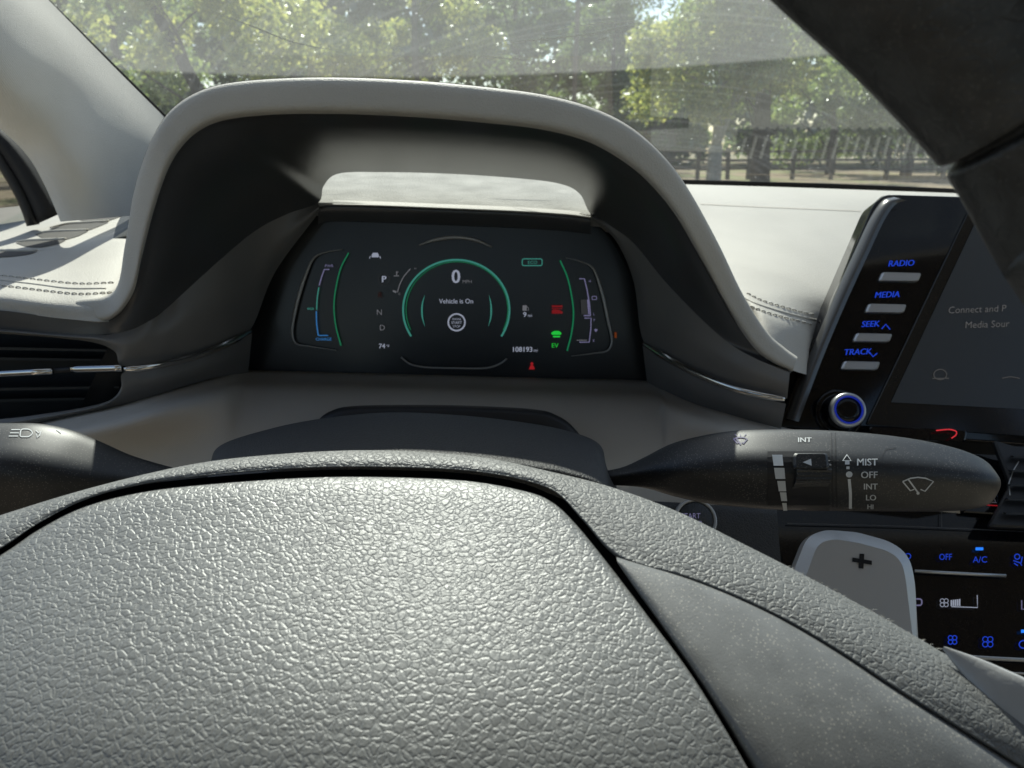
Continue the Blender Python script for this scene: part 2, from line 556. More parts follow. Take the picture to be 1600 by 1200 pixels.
def tree(u, dist, label, trunk_r, h, low, spread, leafi, barki, n, lean=(0, 0), fork=None, size=0.11, seed=1):
    g = random.Random(seed)
    p = at(u, dist)
    t = thing('broadleaf_tree', label, 'tree', p, 'trees beyond the windscreen')
    V, Fc = [], []
    def limb(a, b, r0, r1, bend=0.0, k=8):
        a, b = Vector(a), Vector(b)
        side = Vector((g.uniform(-1, 1), g.uniform(-1, 1), 0)) * bend
        path = [a.lerp(b, i / k) + side * math.sin(math.pi * i / k) for i in range(k + 1)]
        v, f = tube(path, [r0 + (r1 - r0) * i / k for i in range(k + 1)], 10)
        o = len(V)
        V.extend(v); Fc.extend([tuple(q + o for q in fc) for fc in f])
        return path
    top = p + Vector((lean[0], lean[1], h * 0.85))
    if fork:
        f0 = p + Vector((lean[0] * fork / h, 0, fork))
        limb(p - Vector((0, 0, 0.1)), f0, trunk_r, trunk_r * 0.85)
        main = limb(f0, top + Vector((-0.6, 0, 0)), trunk_r * 0.62, trunk_r * 0.15, 0.3)
        limb(f0, top + Vector((1.6, 0.5, -1)), trunk_r * 0.55, trunk_r * 0.12, 0.5)
    else:
        main = limb(p - Vector((0, 0, 0.1)), top, trunk_r, trunk_r * 0.2, 0.25)
    cs, rs = [], []
    for i in range(34):
        zf = low + (h - low) * (i / 33) ** 1.15
        wdt = spread * (0.65 + 0.35 * math.sin(math.pi * min(1, (zf - low) / (h - low) + 0.2)))
        ang = g.uniform(0, 6.283)
        rr = wdt * math.sqrt(g.random())
        c = p + Vector((lean[0] * zf / h + rr * math.cos(ang), rr * math.sin(ang), zf + g.uniform(-0.5, 0.5)))
        cs.append(c); rs.append(g.uniform(0.7, 1.35))
        if i % 3 == 0:
            q = main[min(len(main) - 1, max(1, int(len(main) * max(0.15, zf / h - 0.15))))]
            limb(q, c, trunk_r * 0.16, 0.02, 0.25, 5)
    add('trunk', V, Fc, BARK[barki], t)
    leaf_object('crown', leaves(cs, rs, n, size, seed), LEAF[leafi], t)
    return t

tree(392, 24, 'tree with a slanting brown trunk just right of the left pillar', 0.27, 10, 3.6, 3.6, 1, 1, 13000, lean=(-4.0, 0), seed=11)
tree(200, 34, 'leafy tree nearest the left pillar, behind the slanting trunk', 0.28, 11, 0.9, 3.6, 0, 1, 18000, seed=12)
tree(470, 33, 'yellow-green tree above the left half of the instrument hood', 0.26, 11, 0.6, 3.6, 1, 1, 22000, seed=13)
tree(660, 36, 'bright green tree above the middle of the instrument hood', 0.26, 12, 0.5, 3.6, 1, 0, 22000, seed=14)
tree(800, 42, 'darker green tree to the left of the thin pole', 0.28, 12, 0.4, 4.0, 2, 1, 22000, seed=15)
tree(955, 44, 'dark hazy tree just right of the thin pole', 0.28, 9.0, 0.6, 3.0, 2, 1, 16000, seed=16)
tree(1118, 30, 'forked pale-trunked tree standing by the rail fence', 0.30, 10, 3.1, 3.1, 1, 2, 22000, fork=1.3, seed=17)
tree(1192, 31, 'thick brown-trunked tree right of the forked tree', 0.40, 11, 3.3, 3.2, 0, 1, 18000, seed=18)
tree(1300, 40, 'green tree behind the fence left of the steering wheel rim', 0.25, 11, 1.3, 3.4, 0, 1, 21000, seed=19)
tree(1420, 38, 'tree half hidden behind the dark steering wheel rim', 0.28, 11, 1.2, 3.4, 2, 1, 21000, seed=20)
tree(1560, 44, 'tree mostly hidden behind the steering wheel rim at the right', 0.28, 11, 1.2, 3.6, 2, 1, 13000, seed=21)
tree(-700, 14, 'tree seen through the sliver of side window', 0.2, 7, 0.2, 3.0, 0, 1, 10000, seed=22)

def far_wood():
    cs, rs = [], []
    g = random.Random(5)
    for i in range(1700):
        u = g.uniform(-60, 1750)
        dist = g.uniform(60, 85)
        p = at(u, dist)
        gap = 990 < u < 1060
        top = 9.0 if gap else 21.0
        cs.append((p.x, p.y, g.uniform(1.2, top))); rs.append(g.uniform(1.2, 2.4))
    V = leaves(cs, rs, 110000, 0.42, 99)
    o = leaf_object('far_woodland', V, LEAF[2])
    tag(o, 'dark green mass of woodland filling the view behind the trees', 'woodland', kind='stuff')
far_wood()

def fence():
    wood = mat('fence_wood', (0.10, 0.085, 0.07), 0.9, 0.2, bump=(20, 0.6, 0.02), var=(5, 0.3))
    base = at(1200, 33)
    t = thing('rail_fence', 'weathered wooden post and rail fence behind the two trunks', 'fence', base)
    def box(name, a, b, hw, hd):
        a, b = Vector(a), Vector(b)
        d = (b - a).normalized()
        s = d.cross(Vector((0, 1, 0.001))).normalized() * hw
        f = Vector((0, 1, 0)) * hd
        V = [a - s - f, a + s - f, a + s + f, a - s + f, b - s - f, b + s - f, b + s + f, b - s + f]
        add(name, V, [(0, 1, 2, 3), (7, 6, 5, 4), (0, 4, 5, 1), (1, 5, 6, 2), (2, 6, 7, 3), (3, 7, 4, 0)], wood, t, smooth=False)
    us = [980, 1040, 1092, 1140, 1172, 1242, 1303, 1390, 1480, 1560]
    for i, u in enumerate(us):
        p = at(u, 33 + 0.02 * i)
        box('post', p - Vector((0, 0, 0.1)), p + Vector((random.uniform(-.06, .06), 0, 1.25)), 0.075, 0.07)
    for z in (0.42, 0.78, 1.12):
        for a, b in zip(us[:-1], us[1:]):
            p, q = at(a, 33.1), at(b, 33.1)
            box('rail', p + Vector((0, 0, z + random.uniform(-.03, .03))), q + Vector((0, 0, z + random.uniform(-.03, .03))), 0.05, 0.03)
fence()

def pole():
    p = at(893, 38)
    v, f = tube([p + Vector((0.02 * z, 0, z)) for z in np.linspace(-0.1, 10, 8)], 0.11, 10)
    o = add('utility_pole', v, f, mat('pole_wood', (0.22, 0.18, 0.16), 0.85, 0.2, bump=(15, 0.5, 0.02), var=(6, 0.2)))
    tag(o, 'thin reddish-grey pole rising between the trees above the hood', 'pole')
pole()

def shed():
    p = at(1032, 62)
    m = mat('shed_wall', (0.36, 0.31, 0.27), 0.9, 0.2, var=(3, 0.15))
    m2 = mat('shed_roof', (0.20, 0.17, 0.15), 0.9, 0.2, var=(3, 0.15))
    t = thing('farm_shed', 'small tan shed far away beside the right edge of the hood', 'shed', p)
    def bx(name, x0, x1, y0, y1, z0, z1, mm, roof=False):
        V = [(x0, y0, z0), (x1, y0, z0), (x1, y1, z0), (x0, y1, z0), (x0, y0, z1), (x1, y0, z1), (x1, y1, z1), (x0, y1, z1)]
        Fc = [(0, 3, 2, 1), (4, 5, 6, 7), (0, 1, 5, 4), (1, 2, 6, 5), (2, 3, 7, 6), (3, 0, 4, 7)]
        if roof:
            V = [(x0, y0, z0), (x1, y0, z0), (x1, y1, z0), (x0, y1, z0), ((x0 + x1) / 2, y0, z1), ((x0 + x1) / 2, y1, z1)]
            Fc = [(0, 1, 4), (2, 3, 5), (1, 2, 5, 4), (3, 0, 4, 5), (0, 3, 2, 1)]
        add(name, V, Fc, mm, t, smooth=False)
    bx('wall', p.x - 1.2, p.x + 1.2, p.y, p.y + 3, 0, 2.4, m)
    bx('roof', p.x - 1.45, p.x + 1.45, p.y - .2, p.y + 3.2, 2.41, 3.3, m2, True)
shed()

# ---- cabin shell (roof, sides below the windows, back): shades the cabin as the car does
def cabin():
    V, Fc = [], []
    def quad(a, b, c, d):
        o = len(V); V.extend([a, b, c, d]); Fc.append((o, o + 1, o + 2, o + 3))
    z1 = WS_T.z; zb = CAM.z - 0.20; zf = CAM.z - 0.75
    yf = WS_T.y; yr = -2.0
    xs = 0.62
    xl, xr = -0.60, 1.05
    quad((xl, yf, z1), (xr, yf, z1), (xr, yr, z1 + 0.03), (xl, yr, z1 + 0.03))            # roof
    quad((xl - .06, 1.0, zb), (xl - .06, yr, zb), (xl - .06, yr, zf), (xl - .06, 1.0, zf))  # doors below the glass
    quad((xr + .06, 1.0, zb), (xr + .06, yr, zb), (xr + .06, yr, zf), (xr + .06, 1.0, zf))
    quad((xl, -0.35, z1), (xl - .06, -0.28, zb), (xl - .06, -0.50, zb), (xl, -0.50, z1))   # pillars behind the front doors
    quad((xr, -0.35, z1), (xr + .06, -0.28, zb), (xr + .06, -0.50, zb), (xr, -0.50, z1))
    quad((xl, yr, zf), (xr, yr, zf), (xr, yr, zb + .1), (xl, yr, zb + .1))
    quad((xl, 1.0, zf), (xr, 1.0, zf), (xr, yr, zf), (xl, yr, zf))                         # floor
    # front seat backs
    for sx in (-0.05, 0.72):
        quad((sx - .26, -0.42, zf), (sx + .26, -0.42, zf), (sx + .24, -0.68, CAM.z + .05), (sx - .24, -0.68, CAM.z + .05))
    for sx in (-0.05, 0.72):
        quad((sx - .27, 0.10, zf + .26), (sx + .27, 0.10, zf + .26), (sx + .27, -0.45, zf + .22), (sx - .27, -0.45, zf + .22))
    o = add('cabin_shell', V, Fc, M['cabin'], smooth=False, solid=0.02)
    tag(o, 'pale roof, door and seat trim around the driver, outside the picture', 'car interior', kind='structure')
cabin()

# ================================================================== WINDSCREEN
def windscreen():
    m = bpy.data.materials.new('dusty_glass')
    m.use_nodes = True
    t = m.node_tree; N = t.nodes; L = t.links
    N.remove(N['Principled BSDF'])
    out = N['Material Output']
    tc = N.new('ShaderNodeTexCoord')
    tr = N.new('ShaderNodeBsdfTransparent'); tr.inputs[0].default_value = (0.86, 0.92, 0.88, 1)
    gl = N.new('ShaderNodeBsdfGlossy'); gl.inputs['Roughness'].default_value = 0.0; gl.inputs[0].default_value = (0.95, 1, 0.98, 1)
    fr = N.new('ShaderNodeFresnel'); fr.inputs[0].default_value = 1.5
    a = N.new('ShaderNodeMixShader')
    L.new(fr.outputs[0], a.inputs[0]); L.new(tr.outputs[0], a.inputs[1]); L.new(gl.outputs[0], a.inputs[2])
    du = N.new('ShaderNodeBsdfTranslucent'); du.inputs[0].default_value = (0.80, 0.84, 0.80, 1)
    # dust amount: film + mottling + specks, thicker where the blades do not sweep
    n1 = N.new('ShaderNodeTexNoise'); n1.inputs['Scale'].default_value = 7; n1.inputs['Detail'].default_value = 8; n1.inputs['Roughness'].default_value = 0.65
    L.new(tc.outputs['Object'], n1.inputs[0])
    vo = N.new('ShaderNodeTexVoronoi'); vo.inputs['Scale'].default_value = 120; L.new(tc.outputs['Object'], vo.inputs[0])
    sp = N.new('ShaderNodeMapRange'); sp.inputs[1].default_value = 0.05; sp.inputs[2].default_value = 0.16; sp.inputs[3].default_value = 1; sp.inputs[4].default_value = 0
    L.new(vo.outputs['Distance'], sp.inputs[0])
    sel = N.new('ShaderNodeSeparateColor'); L.new(vo.outputs['Color'], sel.inputs[0])
    gt = N.new('ShaderNodeMath'); gt.operation = 'GREATER_THAN'; gt.inputs[1].default_value = 0.82
    L.new(sel.outputs[0], gt.inputs[0])
    sp2 = N.new('ShaderNodeMath'); sp2.operation = 'MULTIPLY'; L.new(sp.outputs[0], sp2.inputs[0]); L.new(gt.outputs[0], sp2.inputs[1])
    # swept edge: curve Y = a + b X + c X^2 in the glass's own coordinates
    global ws_local
    pts = [(530, 121), (700, 121), (900, 115), (1100, 102), (1330, 83)]
    loc = [ws_local(WS.hit(*p)[0]) for p in pts]
    cX = np.polyfit([q[0] for q in loc], [q[1] for q in loc], 2)
    sx = N.new('ShaderNodeSeparateXYZ'); L.new(tc.outputs['Object'], sx.inputs[0])
    def mth(op, a_, b_):
        q = N.new('ShaderNodeMath'); q.operation = op
        for i, z in enumerate((a_, b_)):
            if isinstance(z, (int, float)): q.inputs[i].default_value = z
            else: L.new(z, q.inputs[i])
        return q.outputs[0]
    X, Y = sx.outputs[0], sx.outputs[1]
    curve = mth('ADD', mth('ADD', mth('MULTIPLY', mth('MULTIPLY', X, X), float(cX[0])), mth('MULTIPLY', X, float(cX[1]))), float(cX[2]))
    above = N.new('ShaderNodeMapRange'); above.inputs[1].default_value = -0.001; above.inputs[2].default_value = 0.004
    L.new(mth('SUBTRACT', Y, curve), above.inputs[0])
    # wiper streaks: fine rings around a pivot at the foot of the glass
    px = mth('SUBTRACT', X, 0.15); py = mth('ADD', Y, 0.12)
    rad = mth('SQRT', mth('ADD', mth('MULTIPLY', px, px), mth('MULTIPLY', py, py)), 0)
    wn = N.new('ShaderNodeTexNoise'); wn.noise_dimensions = '1D'; wn.inputs['Scale'].default_value = 160; wn.inputs['Detail'].default_value = 4
    L.new(rad, wn.inputs['W'])
    st = N.new('ShaderNodeMapRange'); st.inputs[1].default_value = 0.52; st.inputs[2].default_value = 0.75
    L.new(wn.outputs['Fac'], st.inputs[0])
    film = N.new('ShaderNodeMapRange'); film.inputs[1].default_value = 0.3; film.inputs[2].default_value = 0.75; film.inputs[3].default_value = 0.016; film.inputs[4].default_value = 0.050
    L.new(n1.outputs['Fac'], film.inputs[0])
    fac = mth('ADD', film.outputs[0], mth('MULTIPLY', above.outputs[0], 0.070))
    fac = mth('ADD', fac, mth('MULTIPLY', st.outputs[0], 0.02))
    fac = mth('ADD', fac, mth('MULTIPLY', sp2.outputs[0], 0.22))
    b = N.new('ShaderNodeMixShader')
    L.new(fac, b.inputs[0]); L.new(a.outputs[0], b.inputs[1]); L.new(du.outputs[0], b.inputs[2])
    L.new(b.outputs[0], out.inputs['Surface'])
    t0 = thing('windscreen', 'dusty scratched windscreen above the instrument hood', 'windscreen', WS_B)
    # glass sheet in its own coordinates
    me = bpy.data.meshes.new('glass_pane')
    hL = (WS_T - WS_B).length
    me.from_pydata([(-0.56, -0.03, 0), (1.1, -0.03, 0), (1.0, hL, 0), (-0.5, hL, 0)], [], [(0, 1, 2, 3)])
    me.materials.append(m)
    g = bpy.data.objects.new('glass_pane', me)
    COL.objects.link(g)
    g.matrix_world = ws_mat
    g.parent = t0
    g.matrix_parent_inverse = Matrix.Translation(-WS_B)
    # black edge along the foot of the glass
    top = [(930, 279), (1040, 283), (1150, 286), (1300, 290), (1420, 295), (1530, 300), (1700, 306)]
    V = []
    for du_, dv in ((0, -7), (0, 16)):
        for (u, v) in top:
            p, n = WS.hit(u, v + dv)
            V.append(p + n * 0.004)
    Fc = grid_faces(2, len(top))
    add('edge_band', V, Fc, M['seal'], t0, label='black band along the foot of the glass', solid=0.002)
    sideV = []
    for (u, v) in [(-70, -150), (80, -2), (170, 88), (258, 175), (330, 245)]:
        for dx, dy in ((0, 0), (-13, 7)):
            p, n = WS.hit(u + dx, v + dy)
            sideV.append(p + n * 0.003)
    add('edge_band', sideV, [(2 * i, 2 * i + 1, 2 * i + 3, 2 * i + 2) for i in range(4)], M['seal'], t0, label='black band along the left edge of the glass', solid=0.002)
    # scratches in the glass
    sm = mat('scratch', (0.5, 0.52, 0.50), 0.6, 0.3)
    for pts, wd in (([(775, 68), (850, 60), (935, 50), (1005, 34)], 1.6), ([(850, 48), (930, 36), (1000, 33)], 1.1), ([(745, 87), (790, 90), (833, 94)], 1.3),
                    ([(838, 62), (850, 58)], 3.0), ([(320, 13), (390, 38), (460, 65), (540, 80)], 1.4), ([(935, 62), (950, 57)], 2.5)):
        k = Ink(WS, 0.001)
        c = catmull([(a, b2, 0) for a, b2 in pts], 14)[:, :2]
        k.stroke([tuple(q) for q in c], [wd * math.sin(math.pi * (i + .6) / 15) for i in range(14)])
        k.build('scratch', sm, t0)
ws_x = Vector((1, 0, -0.010)).normalized()
ws_n = ws_x.cross(ws_up).normalized()
ws_y = ws_n.cross(ws_x).normalized()
ws_mat = Matrix(((ws_x.x, ws_y.x, ws_n.x, WS_B.x), (ws_x.y, ws_y.y, ws_n.y, WS_B.y), (ws_x.z, ws_y.z, ws_n.z, WS_B.z), (0, 0, 0, 1)))
def ws_local(p):
    d = p - WS_B
    return d.dot(ws_x), d.dot(ws_y)
windscreen()

# ================================================================== LEFT PILLAR, DOOR
def wsy(u, v):
    """the cabin depth (in Q units) of the windscreen at a pixel"""
    return WS.hit(u, v)[0].y / S

def pillar():
    base = Q(120, 318, 0.66)
    t = thing('pillar_trim', 'pale fabric-covered windscreen pillar at the left', 'pillar', base)
    r0 = [(u, v) for u, v in ((-75, -150), (0, -76), (72, -4), (160, 86), (250, 176), (400, 320))]
    r3 = [(-260, 20), (-130, 90), (0, 186), (50, 235), (80, 283), (112, 345)]
    rows = []
    yy0 = [wsy(*p) - 0.01 for p in r0]
    for k, (fr_, dy) in enumerate(((0, 0), (0.22, -0.045), (0.5, -0.075), (0.78, -0.085), (1.0, -0.06), (1.06, -0.02))):
        row = []
        for i in range(6):
            u = r0[i][0] * (1 - fr_) + r3[i][0] * fr_
            v = r0[i][1] * (1 - fr_) + r3[i][1] * fr_
            y = yy0[i] * (1 - fr_) + min(yy0[i], 0.60) * fr_ + dy * min(1, yy0[i] / 0.6)
            row.append((u, v, y))
        rows.append(row)
    v, f = loft(rows, 40, 24)
    add('pillar_cover', v, f, M['pillar'], t)
    return t
pillar()

def door():
    t = thing('driver_door', 'dark window frame of the driver door at the far left edge', 'door', Q(20, 360, 0.60))
    o = [(-300, 60), (-130, 95), (0, 190), (45, 238), (75, 285), (103, 330)]
    i = [(-340, 130), (-170, 150), (-20, 225), (15, 272), (40, 318), (52, 352)]
    i2 = [(-350, 150), (-180, 165), (-25, 240), (5, 285), (28, 330), (38, 362)]
    rows = [[(a, b, 0.62) for a, b in o], [((a + c) / 2, (b + d) / 2, 0.60) for (a, b), (c, d) in zip(o, i)], [(a, b, 0.61) for a, b in i]]
    v, f = loft(rows, 30, 8)
    add('window_frame', v, f, M['seal'], t, solid=0.003)
    path = [Q(a, b, 0.605) for a, b in catmull([(p[0], p[1], 0) for p in i], 24)[:, :2]]
    v, f = tube(path, 0.0045 * S, 10)
    add('rubber_seal', v, f, M['black'], t)
    # side glass
    m = bpy.data.materials.new('side_glass'); m.use_nodes = True
    N = m.node_tree.nodes; L = m.node_tree.links
    N.remove(N['Principled BSDF'])
    a = N.new('ShaderNodeBsdfTransparent'); a.inputs[0].default_value = (0.42, 0.44, 0.42, 1)
    g = N.new('ShaderNodeBsdfGlossy'); g.inputs['Roughness'].default_value = 0.02
    fr = N.new('ShaderNodeFresnel'); fr.inputs[0].default_value = 1.5
    mx = N.new('ShaderNodeMixShader')
    L.new(fr.outputs[0], mx.inputs[0]); L.new(a.outputs[0], mx.inputs[1]); L.new(g.outputs[0], mx.inputs[2]); L.new(mx.outputs[0], N['Material Output'].inputs['Surface'])
    V = [Q(-340, 120, 0.66), Q(-20, 215, 0.66), Q(40, 300, 0.66), Q(60, 372, 0.66), Q(-340, 420, 0.66)]
    add('side_window', V, [(0, 1, 2, 3, 4)], m, t, smooth=False)
    # sill line under the glass
    # door mirror
    t2 = thing('door_mirror', 'black door mirror with pale edge behind the side window', 'mirror', Q(-5, 372, 0.80))
    V, f = prism(Plane(Q(0, 350, 0.82), Q(40, 350, 0.82), Q(0, 380, 0.82)), rounded([(-160, 300), (-25, 318), (0, 330), (22, 356), (30, 395), (-160, 395)], 8), 0.012, inset=5)
    add('mirror_housing', V, f, M['gloss'], t2)
    path = [Q(a, b, 0.80) for a, b in catmull([(-60, 308, 0), (-18, 318, 0), (2, 330, 0), (24, 352, 0), (36, 380, 0)], 16)[:, :2]]
    v, f = tube(path, 0.0018 * S, 8)
    add('mirror_edge', v, f, M['pillar'], t2)
door()

# ================================================================== DASHBOARD
DASH = thing('dashboard', 'two-tone beige and charcoal dashboard with arched instrument hood', 'dashboard', Q(700, 700, 0.50))

# ---- upper pad, left of the hood
rowsL = [[(-200, 352, 0.76), (0, 325, 0.74), (105, 316, 0.73), (208, 306, 0.73), (262, 298, 0.74)],
         [(-200, 385, 0.66), (0, 360, 0.63), (105, 345, 0.63), (208, 330, 0.65), (255, 325, 0.66)],
         [(-200, 405, 0.56), (0, 392, 0.53), (105, 385, 0.53), (195, 375, 0.54), (240, 372, 0.56)],
         [(-200, 420, 0.475), (0, 420, 0.47), (90, 420, 0.47), (180, 420, 0.47), (225, 418, 0.50)],
         [(-200, 428, 0.440), (0, 434, 0.436), (80, 442, 0.435), (172, 446, 0.435), (215, 448, 0.46)],
         [(-200, 438, 0.420), (0, 447, 0.418), (80, 456, 0.417), (165, 460, 0.42), (205, 464, 0.445)],
         [(-200, 450, 0.405), (0, 464, 0.404), (85, 475, 0.403), (160, 480, 0.405), (195, 482, 0.43)],
         [(-200, 468, 0.402), (0, 485, 0.402), (90, 497, 0.402), (168, 503, 0.402), (185, 502, 0.42)]]
vL, fL = loft(rowsL, 60, 50)
padL = add('upper_pad', vL, fL, M['beige'], DASH)
SKL = Skin(vL, fL)

# ---- upper pad, right of the hood
rowsR = [[(1020, 312, 0.80), (1060, 313, 0.80), (1200, 317, 0.80), (1400, 325, 0.80), (1750, 338, 0.80)],
         [(1020, 303, 0.74), (1060, 304, 0.74), (1200, 308, 0.74), (1400, 316, 0.74), (1750, 329, 0.74)],
         [(1020, 290, 0.725), (1060, 291, 0.725), (1200, 295, 0.725), (1400, 302, 0.725), (1750, 315, 0.725)],
         [(1020, 289, 0.71), (1060, 290, 0.71), (1200, 294, 0.71), (1400, 301, 0.71), (1750, 314, 0.71)],
         [(1030, 312, 0.65), (1060, 316, 0.65), (1200, 324, 0.645), (1400, 332, 0.65), (1750, 344, 0.65)],
         [(1060, 384, 0.565), (1090, 390, 0.545), (1200, 400, 0.535), (1400, 410, 0.56), (1750, 420, 0.56)],
         [(1098, 432, 0.515), (1125, 437, 0.485), (1200, 446, 0.476), (1330, 460, 0.498), (1750, 470, 0.55)],
         [(1118, 450, 0.49), (1145, 456, 0.458), (1200, 466, 0.450), (1320, 490, 0.482), (1750, 500, 0.54)],
         [(1135, 466, 0.475), (1165, 472, 0.440), (1210, 486, 0.434), (1310, 508, 0.476), (1750, 530, 0.53)],
         [(1150, 484, 0.46), (1180, 490, 0.426), (1220, 508, 0.421), (1300, 530, 0.470), (1750, 555, 0.52)],
         [(1160, 520, 0.445), (1186, 525, 0.412), (1225, 545, 0.410), (1290, 560, 0.462), (1750, 590, 0.50)],
         [(1165, 556, 0.435), (1194, 560, 0.409), (1236, 578, 0.408), (1285, 590, 0.46), (1750, 620, 0.50)]]
vR, fR = loft(rowsR, 60, 50)
padR = add('upper_pad', vR, fR, M['beige'], DASH)
SKR = Skin(vR, fR)

# ---- shelf behind the instruments, seen through the slot
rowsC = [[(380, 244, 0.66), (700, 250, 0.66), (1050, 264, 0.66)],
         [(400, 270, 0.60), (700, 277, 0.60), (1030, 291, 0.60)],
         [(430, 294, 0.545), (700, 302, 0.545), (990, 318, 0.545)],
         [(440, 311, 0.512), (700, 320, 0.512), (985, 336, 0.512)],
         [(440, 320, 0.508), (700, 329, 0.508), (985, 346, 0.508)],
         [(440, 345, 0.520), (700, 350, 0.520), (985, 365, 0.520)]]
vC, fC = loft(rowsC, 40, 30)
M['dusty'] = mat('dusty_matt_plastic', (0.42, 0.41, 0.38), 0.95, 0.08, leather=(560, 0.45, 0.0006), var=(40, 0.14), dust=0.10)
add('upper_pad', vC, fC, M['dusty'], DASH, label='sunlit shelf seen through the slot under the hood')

# ---- instrument hood: padded arch
outer = [(120, 468), (178, 455), (195, 385), (208, 306), (224, 250), (243, 207), (266, 173), (302, 147), (350, 131), (430, 123), (530, 121), (650, 126), (760, 136), (850, 148), (925, 168), (985, 198), (1036, 243), (1075, 295), (1122, 380), (1158, 455), (1194, 513), (1224, 542), (1246, 558)]
inner = [(110, 499), (168, 501), (206, 462), (222, 400), (240, 330), (262, 266), (286, 227), (315, 202), (355, 187), (430, 179), (530, 178), (650, 183), (760, 192), (850, 203), (920, 222), (978, 255), (1020, 292), (1058, 340), (1095, 405), (1135, 480), (1175, 540), (1205, 565), (1238, 581)]
def blend(a, b, t): return [(p[0] * (1 - t) + q[0] * t, p[1] * (1 - t) + q[1] * t) for p, q in zip(a, b)]
cen = (650, 420)
def shrink(pts, k): return [(p[0] + (cen[0] - p[0]) * k, p[1] + (cen[1] - p[1]) * k) for p in pts]
def withy(pts, y): return [(p[0], p[1], y) for p in pts]
def lean(v, k=0.042): return -k * min(1.0, max(0.0, (470 - v) / 260.0)) ** 0.8
def leany(pts, y, ref): return [(p[0], p[1], y + lean(q[1])) for p, q in zip(pts, ref)]
hood_rows = [withy(shrink(outer, 0.10), 0.53), withy(shrink(outer, 0.035), 0.48), leany(shrink(outer, 0.004), 0.420, outer), leany(outer, 0.4090, outer),
             leany(blend(outer, inner, 0.12), 0.4045, outer), leany(blend(outer, inner, 0.5), 0.4025, outer), leany(blend(outer, inner, 0.85), 0.402, outer), leany(inner, 0.406, outer)]
vH, fH = loft(hood_rows, 150, 36, matched=True)
hood = add('instrument_hood', vH, fH, M['beige'], DASH, label='padded beige arch over the instruments')

# ---- dark lining inside the arch
linA = [(-200, 466), (0, 485), (90, 496), (168, 501), (206, 462), (222, 400), (240, 330), (262, 266), (286, 227), (315, 202), (355, 187), (430, 179), (530, 178), (650, 183), (760, 192), (850, 203), (920, 222), (978, 255), (1020, 292), (1058, 340), (1095, 405), (1135, 480), (1175, 540), (1205, 565), (1236, 579)]
linB = [(-200, 498), (0, 514), (90, 522), (178, 521), (232, 502), (290, 455), (345, 405), (400, 360), (450, 334), (497, 317), (506, 290), (530, 271), (600, 269), (690, 271), (790, 277), (870, 286), (905, 302), (922, 333), (950, 350), (990, 380), (1035, 435), (1085, 488), (1135, 533), (1180, 560), (1236, 583)]
yA = 0.408
yB = [0.403, 0.403, 0.403, 0.405, 0.412, 0.432, 0.452, 0.475, 0.490, 0.500] + [0.505] * 8 + [0.490, 0.475, 0.452, 0.430, 0.415, 0.405, 0.402]
lin_rows = []
for tt, yk in ((0.0, 0.0), (0.02, 0.02), (0.25, 0.13), (0.5, 0.34), (0.78, 0.70), (1.0, 1.0)):
    lin_rows.append([(a[0] * (1 - tt) + b[0] * tt, a[1] * (1 - tt) + b[1] * tt, (yA + lean(a[1] - 45)) * (1 - yk) + y * yk) for a, b, y in zip(linA, linB, yB)])
vK, fK = loft(lin_rows, 200, 24, matched=True)
add('hood_lining', vK, fK, M['lining'], DASH, label='charcoal funnel inside the arch')
# back wall of the arch, from its top edge down to the slot
bw0 = [(p[0], p[1], .53) for p in shrink(outer, 0.10)[1:22]]
bw1 = [(p[0], p[1], y + .003) for p, y in zip(linB[3:24], yB[3:24])]
v, f = loft([bw0, [(a[0] * .5 + b[0] * .5, a[1] * .5 + b[1] * .5, max(.525, b[2])) for a, b in zip(bw0, bw1)], bw1], 120, 8, matched=True)
add('hood_back', v, f, M['lining'], DASH)
core = [(-250, 425), (100, 396), (190, 378), (300, 352), (440, 327), (985, 352), (1080, 396), (1110, 410), (1400, 440), (1800, 450), (1800, 1000), (-250, 1000)]
add('dash_core', [Q(a, b, .548) for a, b in core], [tuple(range(len(core)))], M['black'], DASH, smooth=False)
for cv in ([(170, 374, .545), (300, 349, .545), (470, 322, .545), (470, 262, .72), (300, 285, .75), (200, 305, .74)], [(960, 345, .545), (1085, 394, .545), (1140, 400, .545), (1080, 296, .74), (960, 280, .74)]):
    add('dash_core', [Q(*p) for p in cv], [tuple(range(len(cv)))], M['black'], DASH, smooth=False)
V = [Q(1205, 600, .452), Q(1900, 620, .452), Q(1900, 800, .44), Q(1205, 800, .44)]
add('dash_core', V, [(0, 1, 2, 3)], M['black'], DASH, smooth=False)

# ---- satin wings left and right of the cluster
wl_top = [(-200, 498, .403), (0, 514, .403), (90, 522, .403), (150, 523, .403), (178, 521, .405), (232, 502, .412), (262, 480, .424), (290, 455, .432), (345, 405, .452), (400, 360, .475), (450, 334, .490), (497, 317, .500)]
wl_bot = [(-200, 505, .405), (0, 521, .405), (90, 528, .405), (150, 536, .405), (180, 550, .405), (190, 571, .405), (240, 567, .415), (300, 554, .435), (350, 535, .455), (392, 514, .480), (430, 425, .492), (500, 330, .500)]
wl_mid = [((a[0] + b[0]) / 2, (a[1] + b[1]) / 2, (a[2] + b[2]) / 2 - 0.004) for a, b in zip(wl_top, wl_bot)]
v, f = loft([wl_top, wl_mid, wl_bot], 90, 12, matched=True)
add('wing_trim', v, f, M['wing'], DASH)
wc_top = [(-200, 672, .405), (0, 655, .405), (60, 648, .405), (130, 637, .405), (172, 625, .405), (189, 606, .405), (193, 582, .406), (240, 577, .415), (300, 564, .435), (350, 545, .455), (394, 520, .480)]
wc_bot = [(-200, 715, .408), (0, 674, .408), (50, 663, .408), (105, 651, .408), (150, 642, .408), (180, 635, .409), (215, 626, .413), (250, 615, .420), (300, 600, .438), (345, 588, .458), (388, 582, .486)]
